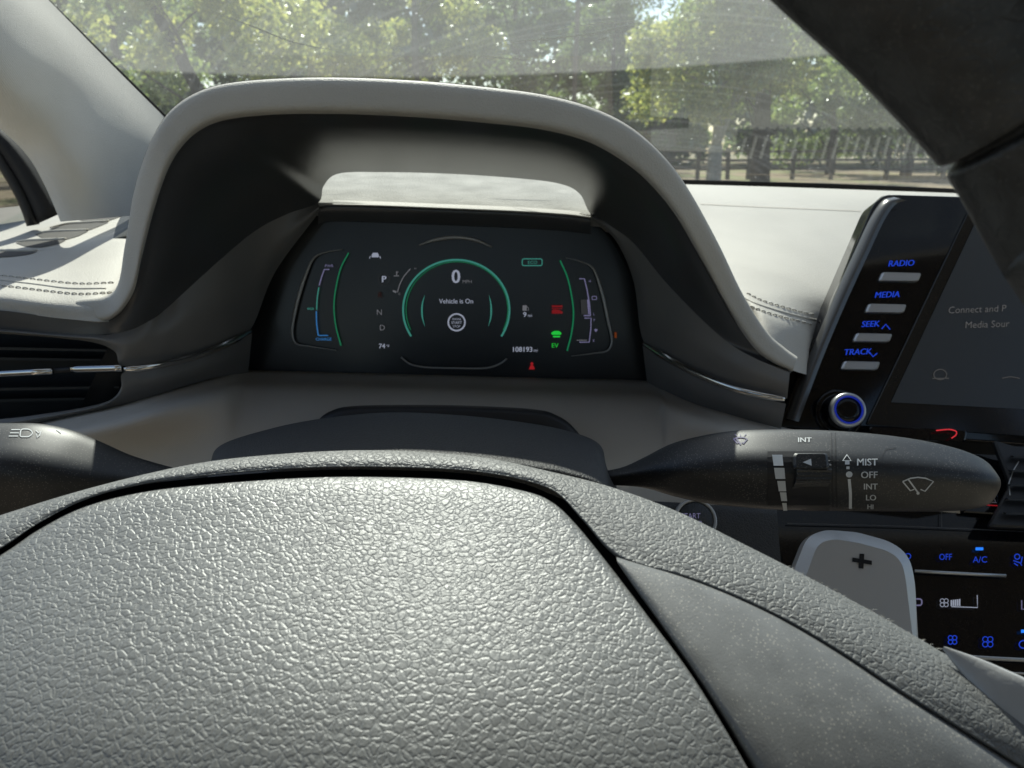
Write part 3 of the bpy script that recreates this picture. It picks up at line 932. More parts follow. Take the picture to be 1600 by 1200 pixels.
wc_mid = [((a[0] + b[0]) / 2, (a[1] + b[1]) / 2, (a[2] + b[2]) / 2 - 0.003) for a, b in zip(wc_top, wc_bot)]
v, f = loft([wc_top, wc_mid, wc_bot], 90, 10, matched=True)
add('wing_trim', v, f, M['wing'], DASH)
wr_top = [(922, 333, .500), (950, 350, .490), (990, 380, .475), (1035, 435, .452), (1085, 488, .430), (1135, 533, .415), (1180, 560, .405), (1234, 582, .402)]
wr_bot = [(925, 343, .500), (962, 376, .494), (990, 440, .488), (1005, 532, .480), (1045, 556, .455), (1090, 580, .435), (1150, 604, .415), (1230, 623, .404)]
wr_mid = [((a[0] + b[0]) / 2, (a[1] + b[1]) / 2, (a[2] + b[2]) / 2 - 0.004) for a, b in zip(wr_top, wr_bot)]
v, f = loft([wr_top, wr_mid, wr_bot], 80, 12, matched=True)
add('wing_trim', v, f, M['wing'], DASH)
wd_top = [(1004, 540, .482), (1045, 566, .455), (1090, 589, .435), (1150, 612, .415), (1228, 631, .404)]
wd_bot = [(1011, 598, .488), (1045, 614, .462), (1090, 633, .44), (1150, 651, .42), (1220, 670, .407)]
wd_mid = [((a[0] + b[0]) / 2, (a[1] + b[1]) / 2, (a[2] + b[2]) / 2 - 0.003) for a, b in zip(wd_top, wd_bot)]
v, f = loft([wd_top, wd_mid, wd_bot], 60, 10, matched=True)
add('wing_trim', v, f, M['wing'], DASH)

def strip(pts, rpx, parent, m, n=60, flat=0.6, name='chrome_strip'):
    c = catmull(pts, n)
    path = [Q(*p) for p in c]
    k = len(path)
    rad = [rpx * p[2] * S / F * (0.35 + 0.65 * min(1, (k - 1 - i) / 8, (i + 3) / 8)) for i, p in enumerate(c)]
    v, f = tube(path, rad, 10, flat)
    return add(name, v, f, m, parent)
strip([(194, 577, .401), (215, 576, .403), (245, 571, .410), (300, 558, .431), (350, 539, .452), (394, 516, .478)], 6.0, DASH, M['chrome'])
strip([(1004, 536, .478), (1045, 561, .451), (1090, 584, .431), (1150, 608, .411), (1190, 618, .404), (1226, 624, .401)][::-1], 6.0, DASH, M['chrome'])

# ---- lower knee panel
kp0 = [(-200, 715, .409), (0, 675, .409), (105, 652, .409), (180, 636, .410), (250, 616, .421), (345, 589, .459), (388, 581, .487), (500, 583, .492), (700, 588, .493), (860, 593, .492), (1011, 597, .489), (1045, 613, .463), (1090, 632, .441), (1150, 650, .421), (1280, 683, .406), (1500, 720, .40)]
def kshift(dv, dy, k=1.0): return [(u, v + dv * (1 if 345 < u < 1040 else 1), max(0.36, (y * (1 - k) + 0.41 * k) + dy)) for u, v, y in kp0]
v, f = loft([[(u, v - 3, y + 0.02) for u, v, y in kp0], kp0, kshift(12, -0.014, 0.05), kshift(32, -0.030, 0.25), kshift(90, -0.02, 0.75), kshift(190, -0.03, 1.0), kshift(320, -0.045, 1.0)], 140, 40, matched=True)
add('knee_panel', v, f, M['knee'], DASH, label='taupe panel with fine ribs below the instruments')
SKK = Skin(v, f)
lp = [[(980, 786, .352), (1100, 792, .352), (1215, 800, .352)], [(980, 800, .345), (1100, 806, .345), (1215, 814, .345)], [(980, 1000, .32), (1100, 1000, .32), (1230, 1000, .32)]]
v, f = loft(lp, 20, 12)
add('lower_panel', v, f, M['column'], DASH, label='dark panel round the start button')

# ---- recess behind the steering column
rec = [(455, 700), (490, 664), (515, 643), (560, 634), (700, 633), (830, 639), (872, 650), (900, 672), (930, 715)]
v, f = loft([withy(rec, .455), withy(rec, .375), withy([(u, v + 10) for u, v in rec], .371), withy([(u, min(v + 60, 770)) for u, v in rec], .37)], 50, None, matched=True)
add('column_recess', v, f, M['black'], DASH, label='dark rubber boot behind the column cover')

# ---- body behind the wings, closes the gaps round the cluster
for tp, bt in (([(178, 521, .416), (232, 502, .428), (290, 455, .452), (345, 405, .476), (400, 360, .505), (450, 334, .522), (497, 322, .530)], [(120, 650, .418), (180, 637, .420), (250, 618, .432), (345, 592, .486), (388, 586, .522), (450, 586, .530), (500, 586, .532)]),
               ([(922, 338, .532), (950, 352, .522), (990, 382, .508), (1035, 437, .480), (1085, 490, .440), (1135, 535, .424), (1234, 584, .412)], [(900, 600, .532), (960, 600, .530), (1011, 601, .522), (1045, 617, .490), (1090, 636, .452), (1150, 654, .432), (1220, 673, .416)])):
    v, f = loft([tp, bt], 40, matched=True)
    add('wing_backing', v, f, M['black'], DASH)

# ---- seams and stitches
def seam(skin, pts, name_label, lift, wd):
    c = catmull([(a, b, 0) for a, b in pts], 40)[:, :2]
    path = []
    for p in c:
        q, n = skin.hit(*p)
        path.append(q + n * lift)
    v, f = tube(path, wd, 8)
    return add('seam', v, f, M['beige'], DASH)
def stitches(skin, pts, count, parent, ln, wd):
    c = catmull([(a, b, 0) for a, b in pts], count * 10)[:, :2]
    first = None
    for i in range(count):
        a, b = skin.hit(*c[i * 10 + 1]), skin.hit(*c[i * 10 + 8])
        path = [a[0] + a[1] * 0.0002, a[0].lerp(b[0], .3) + a[1] * 0.0009, a[0].lerp(b[0], .7) + b[1] * 0.0009, b[0] + b[1] * 0.0002]
        v, f = tube(path, wd, 6)
        add('stitch', v, f, M['thread'], parent)
sl = seam(SKL, [(-60, 432), (0, 438), (60, 445), (110, 451), (165, 451)], '', -0.0002, 0.0011)
stitches(SKL, [(-20, 429), (30, 434), (80, 440), (130, 444), (178, 442)], 18, sl, 1, 0.00055)
stitches(SKL, [(-20, 444), (30, 450), (80, 456), (130, 460), (176, 457)], 18, sl, 1, 0.00055)
sr = seam(SKR, [(1160, 463), (1180, 474), (1210, 484), (1240, 492), (1275, 500)], '', -0.0002, 0.0010)
stitches(SKR, [(1166, 458), (1190, 470), (1220, 479), (1250, 487), (1272, 492)], 12, sr, 1, 0.00055)
stitches(SKR, [(1172, 478), (1195, 488), (1220, 495), (1245, 501), (1268, 507)], 11, sr, 1, 0.00055)
ln2 = Ink(SKR, 0.0003)
ln2.stroke([tuple(q) for q in catmull([(1095, 319, 0), (1200, 324, 0), (1300, 328, 0), (1345, 330, 0)], 20)[:, :2]], 1.6)
ln2.build('seam', M['knee'], DASH, label='fine joint line along the far side of the pad')

# ---- demister louvres on the left of the pad
M['slotshade'] = mat('slot_recess_shade', (0.10, 0.095, 0.088), 0.8, 0.2)  # dark wedges laid flat on the pad; recess shade put into the colour
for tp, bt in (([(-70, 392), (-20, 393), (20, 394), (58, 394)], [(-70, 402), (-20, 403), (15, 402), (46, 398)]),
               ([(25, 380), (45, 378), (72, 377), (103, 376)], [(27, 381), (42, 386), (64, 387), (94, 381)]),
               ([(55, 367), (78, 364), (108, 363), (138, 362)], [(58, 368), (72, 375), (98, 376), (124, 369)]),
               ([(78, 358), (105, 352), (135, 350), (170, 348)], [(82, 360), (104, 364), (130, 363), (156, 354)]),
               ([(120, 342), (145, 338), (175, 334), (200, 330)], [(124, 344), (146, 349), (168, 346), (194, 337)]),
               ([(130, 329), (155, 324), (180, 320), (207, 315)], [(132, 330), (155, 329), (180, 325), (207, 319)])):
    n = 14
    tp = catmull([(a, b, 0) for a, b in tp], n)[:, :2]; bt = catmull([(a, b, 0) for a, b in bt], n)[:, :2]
    shade_ink = Ink(SKL, 0.0005)
    ids = [(shade_ink.pt(*a), shade_ink.pt(*b)) for a, b in zip(tp, bt)]
    shade_ink.f = [(ids[i][0], ids[i][1], ids[i + 1][1], ids[i + 1][0]) for i in range(n - 1)]
    shade_ink.build('vent_slot_shade', M['slotshade'], DASH)
    path = []
    for a, b in tp:
        p, nn = SKL.hit(a, b - 1.5)
        path.append(p + nn * 0.0006)
    vv_, ff_ = tube(path, [0.0013 * min(1, 0.3 + i / 5) for i in range(n)], 8, 1.0)
    add('louvre', vv_, ff_, M['beige'], DASH)

# ---- demister grille at the foot of the glass: seen mirrored in the windscreen
TRO = Plane(Q(1200, 309, .76), Q(1400, 317, .76), Q(1200, 313, .80))
def mirror_hit(u, v):
    p, n = WS.hit(u, v)
    d = ray(u, v).normalized()
    r = d - 2 * d.dot(n) * n
    t = (TRO.o - p).dot(TRO.n) / r.dot(TRO.n)
    return p + r * t
gq = [mirror_hit(1150, 207), mirror_hit(1500, 207), mirror_hit(1500, 241), mirror_hit(1150, 241)]
G = thing('demister_grille', 'slatted demister grille mirrored low in the right of the windscreen', 'vent', sum(gq, Vector()) / 4)
nrm = TRO.n if TRO.n.z > 0 else -TRO.n
print('GRILLE', [tuple(round(c, 3) for c in p) for p in gq], 'foot', Q(1300, 308, .80))
add('grille_slot', [p + nrm * 0.004 for p in gq], [(0, 1, 2, 3)], M['black'], G, smooth=False)
for i in range(22):
    t0 = (i + 0.1) / 22; t1 = t0 + 0.30 / 22
    sk = 1.0 / 22
    a0, a1 = gq[3].lerp(gq[2], t0), gq[3].lerp(gq[2], t1)
    b0, b1 = gq[0].lerp(gq[1], min(1, t0 + sk * .6)), gq[0].lerp(gq[1], min(1, t1 + sk * .6))
    lo = [a0, a1, b1, b0]
    V = [p + nrm * 0.0045 for p in lo] + [p + nrm * 0.0085 for p in lo]
    add('slat', V, [(4, 5, 6, 7), (0, 1, 5, 4), (1, 2, 6, 5), (2, 3, 7, 6), (3, 0, 4, 7)], M['beige'], G, smooth=False)

# ---- left air vent
vent = thing('air_vent', 'black driver-side air vent with chrome bar at the left edge', 'vent', Q(60, 600, .43))
V = [Q(-200, 500, .46), Q(200, 520, .46), Q(210, 640, .46), Q(-200, 690, .46)]
add('vent_back', V, [(0, 1, 2, 3)], M['black'], vent, smooth=False)
rim = [(-200, 505), (0, 521), (90, 528), (150, 536), (180, 550), (190, 571), (192, 600), (176, 622), (130, 637), (60, 648), (0, 655), (-200, 672)]
v, f = loft([withy(rim, .406), withy(shrink(rim, .01), .43), withy(shrink(rim, .012), .46)], 60, 6, matched=True)
add('vent_duct', v, f, M['slatgrey'], vent)
for (v0, v1, y) in ((541, 548, .42), (558, 563, .43), (612, 605, .42), (630, 622, .43)):
    top = [(-200, v0 - 4), (178, v1 - 2)]
    A = [Q(-200, v0 - 3, y), Q(186, v1 - 1.5, y), Q(186, v1 + 1.5, y), Q(-200, v0 + 3, y), Q(-200, v0 - 3, y + .03), Q(186, v1 - 1.5, y + .03), Q(186, v1 + 1.5, y + .03), Q(-200, v0 + 3, y + .03)]
    add('slat', A, [(0, 1, 2, 3), (0, 4, 5, 1), (3, 2, 6, 7), (1, 5, 6, 2)], M['slatgrey'], vent, smooth=False)
def barpiece(u0, u1, v0, v1, y, r, name, m):
    path = [Q(u0 + (u1 - u0) * i / 8, v0 + (v1 - v0) * i / 8, y) for i in range(9)]
    v, f = tube(path, r * y * S / F, 12, 0.7)
    add(name, v, f, m, vent)
barpiece(-200, 82, 594, 580, .402, 5.5, 'chrome_bar', M['chrome'])
barpiece(82, 112, 580, 577, .404, 5.0, 'bar_joint', M['black'])
barpiece(112, 190, 577, 575, .402, 6.0, 'chrome_bar', M['chrome'])

# ================================================================== INSTRUMENT CLUSTER
CL = thing('instrument_cluster', 'black glass instrument cluster showing 0 MPH under the hood', 'instrument cluster', Q(700, 590, .50))
cp = Plane(Q(400, 350, .512), Q(1000, 360, .512), Q(700, 595, .497))
outl = rounded([(378, 592), (384, 520), (425, 420), (466, 350), (505, 326), (920, 341), (955, 366), (990, 432), (1006, 535), (1016, 606)], [2, 20, 30, 30, 15, 15, 30, 30, 20, 2])
V, f = prism(cp, outl, 0.001, lift=-0.004, inset=2)
add('cluster_face', V, f, M['cluster'], CL, smooth=False)
# brow above the glass
brow = [(497, 326), (520, 322), (600, 324), (700, 328), (800, 332), (880, 337), (923, 342)]
v, f = loft([[(u, vv - 7, .511) for u, vv in brow], [(u, vv, .507) for u, vv in brow], [(u, vv + 10, .508) for u, vv in brow], [(u, vv + 24, .512) for u, vv in brow]], 40, 10, matched=True)
add('cluster_brow', v, f, M['lining'], CL)
v, f = loft([[(u, vv - 9, .5125) for u, vv in brow[1:]], [(u, vv - 2.5, .5055) for u, vv in brow[1:]], [(u, vv - 1, .5060) for u, vv in brow[1:]]], 40, 6, matched=True)
add('brow_edge', v, f, M['beige'], CL, label='pale sunlit front edge of the shelf')
# outline of the display hump
def cstrip(pts, wpx, m, name, depth=0.0012):
    c = catmull([(a, b, 0) for a, b in pts], 40)[:, :2]
    n = len(c)
    ws_ = wpx if isinstance(wpx, list) else [wpx] * 2
    path = []
    rad = []
    for i, p in enumerate(c):
        q, nn = cp.hit(*p)
        path.append(q + nn * depth)
        t = i / (n - 1)
        rad.append(max(0.35, np.interp(t, np.linspace(0, 1, len(ws_)), ws_)) / 2 * .505 * S / F)
    v, f = tube(path, rad, 8, 0.5)
    return add(name, v, f, m, CL)
cstrip([(655, 383), (680, 375), (711, 371), (742, 375), (769, 386)], [2, 6, 6, 6, 2], M['ring'], 'display_rim')
cstrip([(627, 558), (640, 568), (660, 573), (711, 575), (765, 574), (783, 567), (792, 560)], 3.0, M['ring'], 'display_rim')
cstrip([(535, 390), (510, 394), (492, 402), (478, 430), (463, 480), (457, 522), (462, 536), (485, 541), (526, 547)], [1, 2, 4, 6, 6, 5, 3, 2, 1], M['ring'], 'gauge_rim')
cstrip([(884, 403), (905, 408), (925, 418), (940, 455), (950, 500), (956, 535), (950, 547), (925, 552), (892, 556)], [1, 2, 4, 6, 6, 5, 3, 2, 1], M['ring'], 'gauge_rim')
cstrip([(497, 330), (450, 345), (425, 385), (400, 440)], 1.2, M['wing'], 'cluster_edge')
cstrip([(925, 343), (960, 364), (985, 395), (1003, 440)], 1.5, M['ring'], 'cluster_edge')

def cink(): return Ink(cp, 0.0006)
def arcpts(pts, n=30): return [tuple(q) for q in catmull([(a, b, 0) for a, b in pts], n)[:, :2]]
cink().text('0', 712.5, 442, 21.5, sx=0.95, bold=0.012).build('speed_figure', M['g_white'], CL)
cink().text('MPH', 730, 442.5, 5.5).build('lettering', M['g_dim'], CL)
cink().text('Vehicle is On', 713, 474, 7.6, sx=0.95, bold=0.006).build('lettering', M['g_white'], CL)
k = cink(); k.ring(713.5, 503.5, 13, 13, 2.4); k.build('start_icon', M['g_white'], CL)
k = cink(); k.text('ENGINE', 713.5, 500, 3.2, sx=0.9).text('START', 713.5, 506, 4.2, sx=1.0).text('STOP', 713.5, 511.5, 3.6); k.build('start_icon', M['g_white'], CL)
# big teal ring, open at the bottom
k = cink(); k.ring(713, 484, 83, 78, 3.0, -32, 212, 80); k.build('speed_ring', M['g_teal'], CL)
k = cink(); k.ring(714, 484, 79.5, 75, 1.2, -25, 205, 70); k.build('speed_ring', M['g_green'], CL)
for a in ([(664, 461), (660, 475), (660, 495), (664, 510)], [(764, 461), (767, 475), (767, 495), (763, 510)]):
    k = cink(); k.stroke(arcpts(a, 16), [2.6 * math.sin(math.pi * (i + .5) / 16) for i in range(16)]); k.build('inner_arc', M['g_teal'], CL)
# gears
cink().text('P', 600, 441, 10.5, bold=0.02).build('gear_letter', M['g_white'], CL)
k = cink(); k.ring(600, 436, 9, 9, 1.0); k.build('gear_ring', M['g_faint'], CL)
cink().text('N', 593, 492, 9).build('gear_letter', M['g_dim'], CL)
cink().text('R', 594, 465, 9).build('gear_letter', glow('display_dark_red', (.5, .1, .06), 0.03), CL)
cink().text('D', 597.5, 516, 9).build('gear_letter', M['g_dim'], CL)
k = cink(); k.text('74', 597, 544, 7.5, bold=0.01).text('°F', 606, 543, 4.5); k.build('lettering', M['g_white'], CL)
k = cink(); k.text('108193', 816, 549.5, 8, bold=0.012).text('mi', 837, 549.5, 5); k.build('lettering', M['g_white'], CL)
k = cink(); k.text('9', 820, 495, 8, bold=0.012).text('mi', 828, 495, 5); k.build('lettering', M['g_white'], CL)
k = cink(); k.poly([(816.5, 477), (823, 477), (823, 485.5), (816.5, 485.5)]).stroke([(823, 479), (825.5, 481), (825.5, 485)], 1.0); k.build('fuel_icon', M['g_dim'], CL)
# coolant gauge
k = cink(); k.stroke(arcpts([(641.5, 420), (632, 431), (625, 444), (621, 457)], 14), 1.4); k.text('H', 649, 421, 3.2).text('C', 624.5, 461, 3.8); k.build('temperature_gauge', M['g_dim'], CL)
k = cink(); k.stroke([(620, 424), (620, 430)], 1.6).stroke([(615.5, 431), (624, 431)], 1.3).stroke([(620, 425), (623, 425)], 1).poly([(614, 453), (620, 455), (619, 458), (614, 456)]); k.build('temperature_gauge', M['g_dim'], CL)
# driver assist icon
k = cink(); k.poly([(581, 398), (583, 395), (590, 395), (592, 398), (592, 402), (581, 402)]).stroke([(579, 400), (577.5, 404)], 1.2).stroke([(593.5, 400), (595, 404)], 1.2); k.build('lane_icon', M['g_white'], CL)
# ECO box
k = cink(); k.stroke(rounded([(816, 404.5), (847, 404.5), (847, 415), (816, 415)], 3), 1.6, True).text('ECO', 832, 412.3, 5, sx=1.1); k.build('eco_badge', M['g_teal'], CL)
# left gauge
k = cink(); k.stroke(arcpts([(545, 395), (533, 418), (525, 450), (522, 478), (525, 510), (533, 540)], 30), 2.0); k.build('gauge_arc', M['g_green'], CL)
k = cink(); k.stroke([(515, 421), (507, 421), (503, 432), (499, 446)], 1.8).text('PWR', 514.5, 417.5, 4.6); k.build('power_scale', M['g_lilac'], CL)
k = cink(); k.stroke(arcpts([(498.5, 449), (496, 465), (495, 484)], 10), 1.8).text('eco', 485.5, 484, 5.2, bold=.01); k.build('power_scale', M['g_teal'], CL)
k = cink(); k.stroke(arcpts([(494.5, 486), (495, 505), (497.5, 524)], 10), 1.8).stroke([(497.5, 524), (513, 524)], 1.6).text('CHARGE', 506, 532, 4.6, bold=.01); k.build('power_scale', M['g_blue'], CL)
# right gauge
k = cink(); k.stroke(arcpts([(875, 407), (886, 432), (893, 462), (896, 490), (893, 520), (886, 548)], 30), 2.4); k.build('gauge_arc', M['g_green'], CL)
k = cink(); k.stroke([(905, 435.5), (913, 435.5), (917, 452), (921, 475), (922.5, 493)], 1.8).stroke([(912, 493), (923, 493)], 1.8).text('H', 921.5, 441, 4).text('L', 928, 492.5, 4.2)
k.stroke(rounded([(925, 463), (932, 463), (932, 468), (925, 468)], 1), 1.0, True); k.poly([(917, 468), (919.5, 468), (921, 491), (919, 491)]); k.build('battery_scale', M['g_lilac'], CL)
k = cink(); k.stroke([(913, 497), (923.5, 497), (923, 515), (920.5, 534.5), (905, 534.5)], 1.8).text('F', 928.5, 502, 4.2).text('E', 927.5, 534, 4.2).poly([(928, 515), (931, 513.5), (934, 515), (931, 519)]); k.build('fuel_scale', M['g_lilac'], CL)
k = cink(); k.poly([(907, 468), (916.5, 468), (918, 491), (908, 491)]); k.build('battery_bar', M['g_faint'], CL)
k = cink(); k.stroke([(901, 531.5), (917, 531.5)], 1.2); k.build('fuel_bar', M['g_dim'], CL)
# telltales
k = cink(); k.poly([(862, 477), (879, 477), (879, 480), (862, 480)]).poly([(862, 485), (866, 483), (874, 484), (879, 487), (879, 490), (862, 490)]).stroke([(862, 482), (879, 482)], 1.2); k.build('steering_telltale', mat('dr', (.004, .004, .004), emit=((.8, .02, .03), .13)), CL)
k = cink(); k.poly([(861, 521), (863, 518.5), (866, 517), (873, 517), (876, 519), (877.5, 521), (876, 523), (863, 523)]).poly([(864, 524.5), (875, 524.5), (875, 527), (864, 527)]); k.build('car_telltale', M['g_green_hi'], CL)
cink().text('EV', 867, 543, 7.2, bold=.008).build('ev_telltale', mat('eg', (.004, .004, .004), emit=((.02, .6, .05), .45)), CL)
k = cink(); k.disc(831, 568, 2.2).poly([(831, 569), (834, 572), (835.5, 577), (826.5, 577), (828, 572)]); k.build('seat_belt_telltale', M['g_red'], CL)
k = cink(); k.poly([(960, 519), (963.5, 519), (963.5, 528), (960, 528)]); k.build('fuel_telltale', M['g_amber'], CL)

# ================================================================== INFOTAINMENT
IN = thing('infotainment_unit', 'gloss black touchscreen unit with four silver keys at the right', 'touchscreen', Q(1420, 650, .44))
ip = Plane(Q(1390, 312, .485), Q(1600, 318, .485), Q(1400, 650, .43))
bez = rounded([(1372, 303), (1700, 313), (1700, 700), (1216, 668), (1252, 572), (1300, 470)], [26, 5, 5, 5, 10, 10], 8)
V, f = prism(ip, bez, 0.020, lift=-0.020, inset=0)
add('bezel', V, f, M['gloss'], IN, smooth=True, bevel=0.002)
# left edge band, satin, catching the sky
eb = [(1391, 304), (1374, 310), (1356, 335), (1330, 390), (1300, 455), (1272, 520), (1252, 570), (1222, 650)]
v, f = loft([[(u - 1, vv, .505 - .055 * (vv - 310) / 340) for u, vv in eb], [(u + 3, vv + 3, .486 - .055 * (vv - 310) / 340) for u, vv in eb], [(u + 15, vv + 6, .478 - .054 * (vv - 310) / 340) for u, vv in eb], [(u + 26, vv + 9, .478 - .054 * (vv - 310) / 340) for u, vv in eb]], 60, 12, matched=True)
add('bezel_edge', v, f, mat('dark_silver_edge', (.09, .09, .09), .22, .5, 0.2, dust=.10), IN)
# display glass
sc = [(1512, 330), (1700, 336), (1700, 690), (1352, 664), (1402, 560)]
V, f = prism(ip, rounded(sc, 4), 0.0012, lift=0.0002, inset=2)
add('screen_glass', V, f, mat('screen_glass', (.010, .011, .012), .12, .5, dust=.02), IN, smooth=False)
act = [(1520, 352), (1700, 358), (1700, 645), (1390, 629)]
k = Ink(ip, 0.0020); k.poly(act); k.build('screen', mat('screen_matt', (.030, .031, .031), .40, .6), IN)
k = Ink(ip, 0.0026); k.text('Connect and P', 1478, 491, 11, align='LEFT', shear=.12, rot=-2).text('Media Sour', 1504, 514, 11, align='LEFT', shear=.12, rot=-2); k.build('lettering', glow('screen_text', (.5, .5, .5), .11), IN)
k = Ink(ip, 0.0026); k.ring(1466, 586, 10, 8, 2).stroke([(1453, 592), (1480, 592)], 2).stroke([(1562, 592), (1575, 589), (1590, 592)], 2); k.build('screen_icon', glow('screen_icons', (.5, .5, .5), .06), IN)
for (u0, u1, vc, h, txt, tu, sym) in ((1371, 1437, 433.5, 14, 'RADIO', 1407, None), (1350, 1414, 482.5, 14, 'MEDIA', 1385, None), (1331, 1392, 528, 13.5, 'SEEK', 1359, 'up'), (1312, 1373, 571.5, 13.5, 'TRACK', 1339, 'dn')):
    o = rounded([(u0 + 5, vc - h / 2), (u1, vc - h / 2 + 1.5), (u1 - 5, vc + h / 2 + 1), (u0 - 1, vc + h / 2)], 4)
    V, f = prism(ip, o, 0.0035, lift=0.0, inset=3)
    add('key', V, f, M['satin'], IN, smooth=False)
    k = Ink(ip, 0.0006); k.text(txt, tu, vc - h / 2 - 10.5, 9.5, shear=.25, sx=1.02, rot=-2, bold=.015)
    if sym == 'up': k.stroke([(1377, 514), (1383.5, 507), (1390, 515)], 1.8)
    if sym == 'dn': k.stroke([(1358, 550.5), (1363.5, 557.5), (1370, 552)], 1.8)
    k.build('lettering', M['blue'], IN, label='blue backlit word ' + txt)
# rotary knob
kb, kn = ip.hit(1309, 646)
ax = (kn + Vector((-0.10, -0.2, 0.12))).normalized()
e1 = ax.cross(Vector((0, 0, 1))).normalized(); e2 = ax.cross(e1)
def lathe(o, prof, n=40, cap=True):
    V = []
    for (r, h) in prof:
        for j in range(n):
            a = 2 * math.pi * j / n
            V.append(o + ax * h + e1 * (r * math.cos(a)) + e2 * (r * math.sin(a)))
    return V, grid_faces(len(prof), n, True) + ([tuple((len(prof) - 1) * n + j for j in range(n))] if cap else [])
px1 = .37 * S / F
K = add('volume_knob', *lathe(kb, [(48 * px1, -.002), (46 * px1, .002), (40 * px1, .003), (36 * px1, .002), (33 * px1, .006), (32 * px1, .020), (29 * px1, .021)]), M['gloss'], IN)
add('knob_ring', *lathe(kb, [(32.4 * px1, .018), (32.4 * px1, .0215), (30 * px1, .023), (26 * px1, .0232), (25.5 * px1, .021)], cap=False), M['satin'], K)
add('knob_light', *lathe(kb, [(26.2 * px1, .0220), (26.2 * px1, .0234), (23.2 * px1, .0234), (23.0 * px1, .0224)], cap=False), glow('knob_glow', (0.02, 0.06, 0.9), 0.16), K)
add('knob_face', *lathe(kb, [(23 * px1, .0220), (22.6 * px1, .0229), (10 * px1, .0222), (2 * px1, .0220)]), M['gloss'], K)
for ch in K.children: ch.location = (0, 0, 0)

# ================================================================== CENTRE STACK BELOW
CS = thing('climate_panel', 'gloss black climate control panel behind the shift paddle', 'control panel', Q(1500, 1030, .36))
kpn = Plane(Q(1300, 690, .415), Q(1600, 700, .415), Q(1400, 1000, .335))
V, f = prism(kpn, [(1195, 800), (1215, 690), (1800, 720), (1800, 1180), (1330, 1120), (1225, 880)], 0.010, lift=-0.012, inset=3)
add('panel_face', V, f, M['gloss'], CS, smooth=False)
def kink(l=0.0003): return Ink(kpn, l)
kink().text('OFF', 1477, 875, 10, sx=.85).build('lettering', M['blue'], CS)
kink().text('A/C', 1531, 879, 10).build('lettering', M['blue'], CS)
kink().text('AUTO', 1424, 874, 10, align='RIGHT').build('lettering', M['blue'], CS)
k = kink(); k.poly([(1524, 855.5), (1536, 855.5), (1536, 860), (1524, 860)]); k.build('indicator', M['blue_hi'], CS)
k = kink(); k.poly([(1595, 984), (1610, 984), (1610, 989), (1595, 989)]); k.build('indicator', M['blue_hi'], CS)
k = kink(); k.ring(1589, 870, 4, 4, 1.6).stroke([(1583, 876), (1594, 880), (1596, 884)], 1.6).stroke([(1584, 880), (1590, 884)], 1.6).stroke([(1597, 870), (1595, 880)], 1.6); k.build('seat_icon', M['blue'], CS)
k = kink()
def fanicon(k, u, v, r, w):
    for a in (45, 135, 225, 315):
        k.ring(u + r * math.cos(R(a)) * .62, v - r * math.sin(R(a)) * .62, r * .46, r * .46, w, 0, 360, 12)
fanicon(k, 1475, 942, 7, 1.1)
for i in range(5): k.poly([(1485 + i * 3.2, 946 - i * .4 - 8), (1487.4 + i * 3.2, 946 - i * .4 - 8.4), (1487.4 + i * 3.2, 947), (1485 + i * 3.2, 947)])
k.stroke([(1486, 948), (1527, 949.5), (1526.5, 930)], 1.5)
k.build('fan_display', M['g_white'], CS)
k = kink(); k.stroke(rounded([(1425, 936), (1440, 936), (1440, 946), (1425, 946)], 4), 2.2, True).stroke([(1596, 938), (1596, 952), (1604, 952)], 1.8); k.build('air_display', M['g_lilac'], CS)
for u, v in ((1488, 1000), (1543, 1003)):
    k = kink(); fanicon(k, u, v, 7.5 if u < 1500 else 9, 1.4); k.build('fan_key', M['blue'], CS)
k = kink(); k.ring(1599, 1007, 7, 6, 1.8, 40, 330, 14); k.build('recirculation_key', M['blue'], CS)
def kstrip(pts, r, name, m):
    path = [kpn.hit(*p)[0] + kpn.n * 0.001 for p in pts]
    v, f = tube(path, r * .37 * S / F, 8, .6)
    add(name, v, f, m, CS)
kstrip([(1428, 893), (1470, 895.5), (1520, 898), (1570, 900.5)], 3.2, 'silver_strip', M['satin'])
kstrip([(1470, 1024), (1540, 1029), (1620, 1033), (1750, 1042)], 4.0, 'silver_strip', M['ring'])
kstrip([(1470, 1046), (1540, 1050), (1620, 1054), (1750, 1060)], 2.0, 'silver_strip', M['ring'])
# joint lines of the panels
k = kink(); k.stroke([(1230, 818), (1400, 822), (1500, 826), (1620, 832)], 1.6).stroke([(1471, 800), (1471, 824)], 1.2); k.build('joint_line', mat('joint', (.05, .05, .05), .4), CS)
# hazard key
hz = add('hazard_key', *prism(kpn, rounded([(1505, 770), (1556, 774), (1560, 806), (1500, 802)], 5), 0.003, lift=0.0, inset=3), M['gloss'], CS, smooth=False)
k = Ink(kpn, 0.0035); k.stroke([(1541, 768), (1552, 788), (1525, 786)], 2.0, True).stroke([(1540.5, 776), (1544, 784), (1535, 783)], 1.4, True); k.build('hazard_triangle', mat('hz', (.55, .45, .45), .5), CS)
k = Ink(kpn, 0.0034); k.stroke([(1522, 791), (1556, 793)], 1.5); k.build('hazard_edge', M['g_red'], CS)
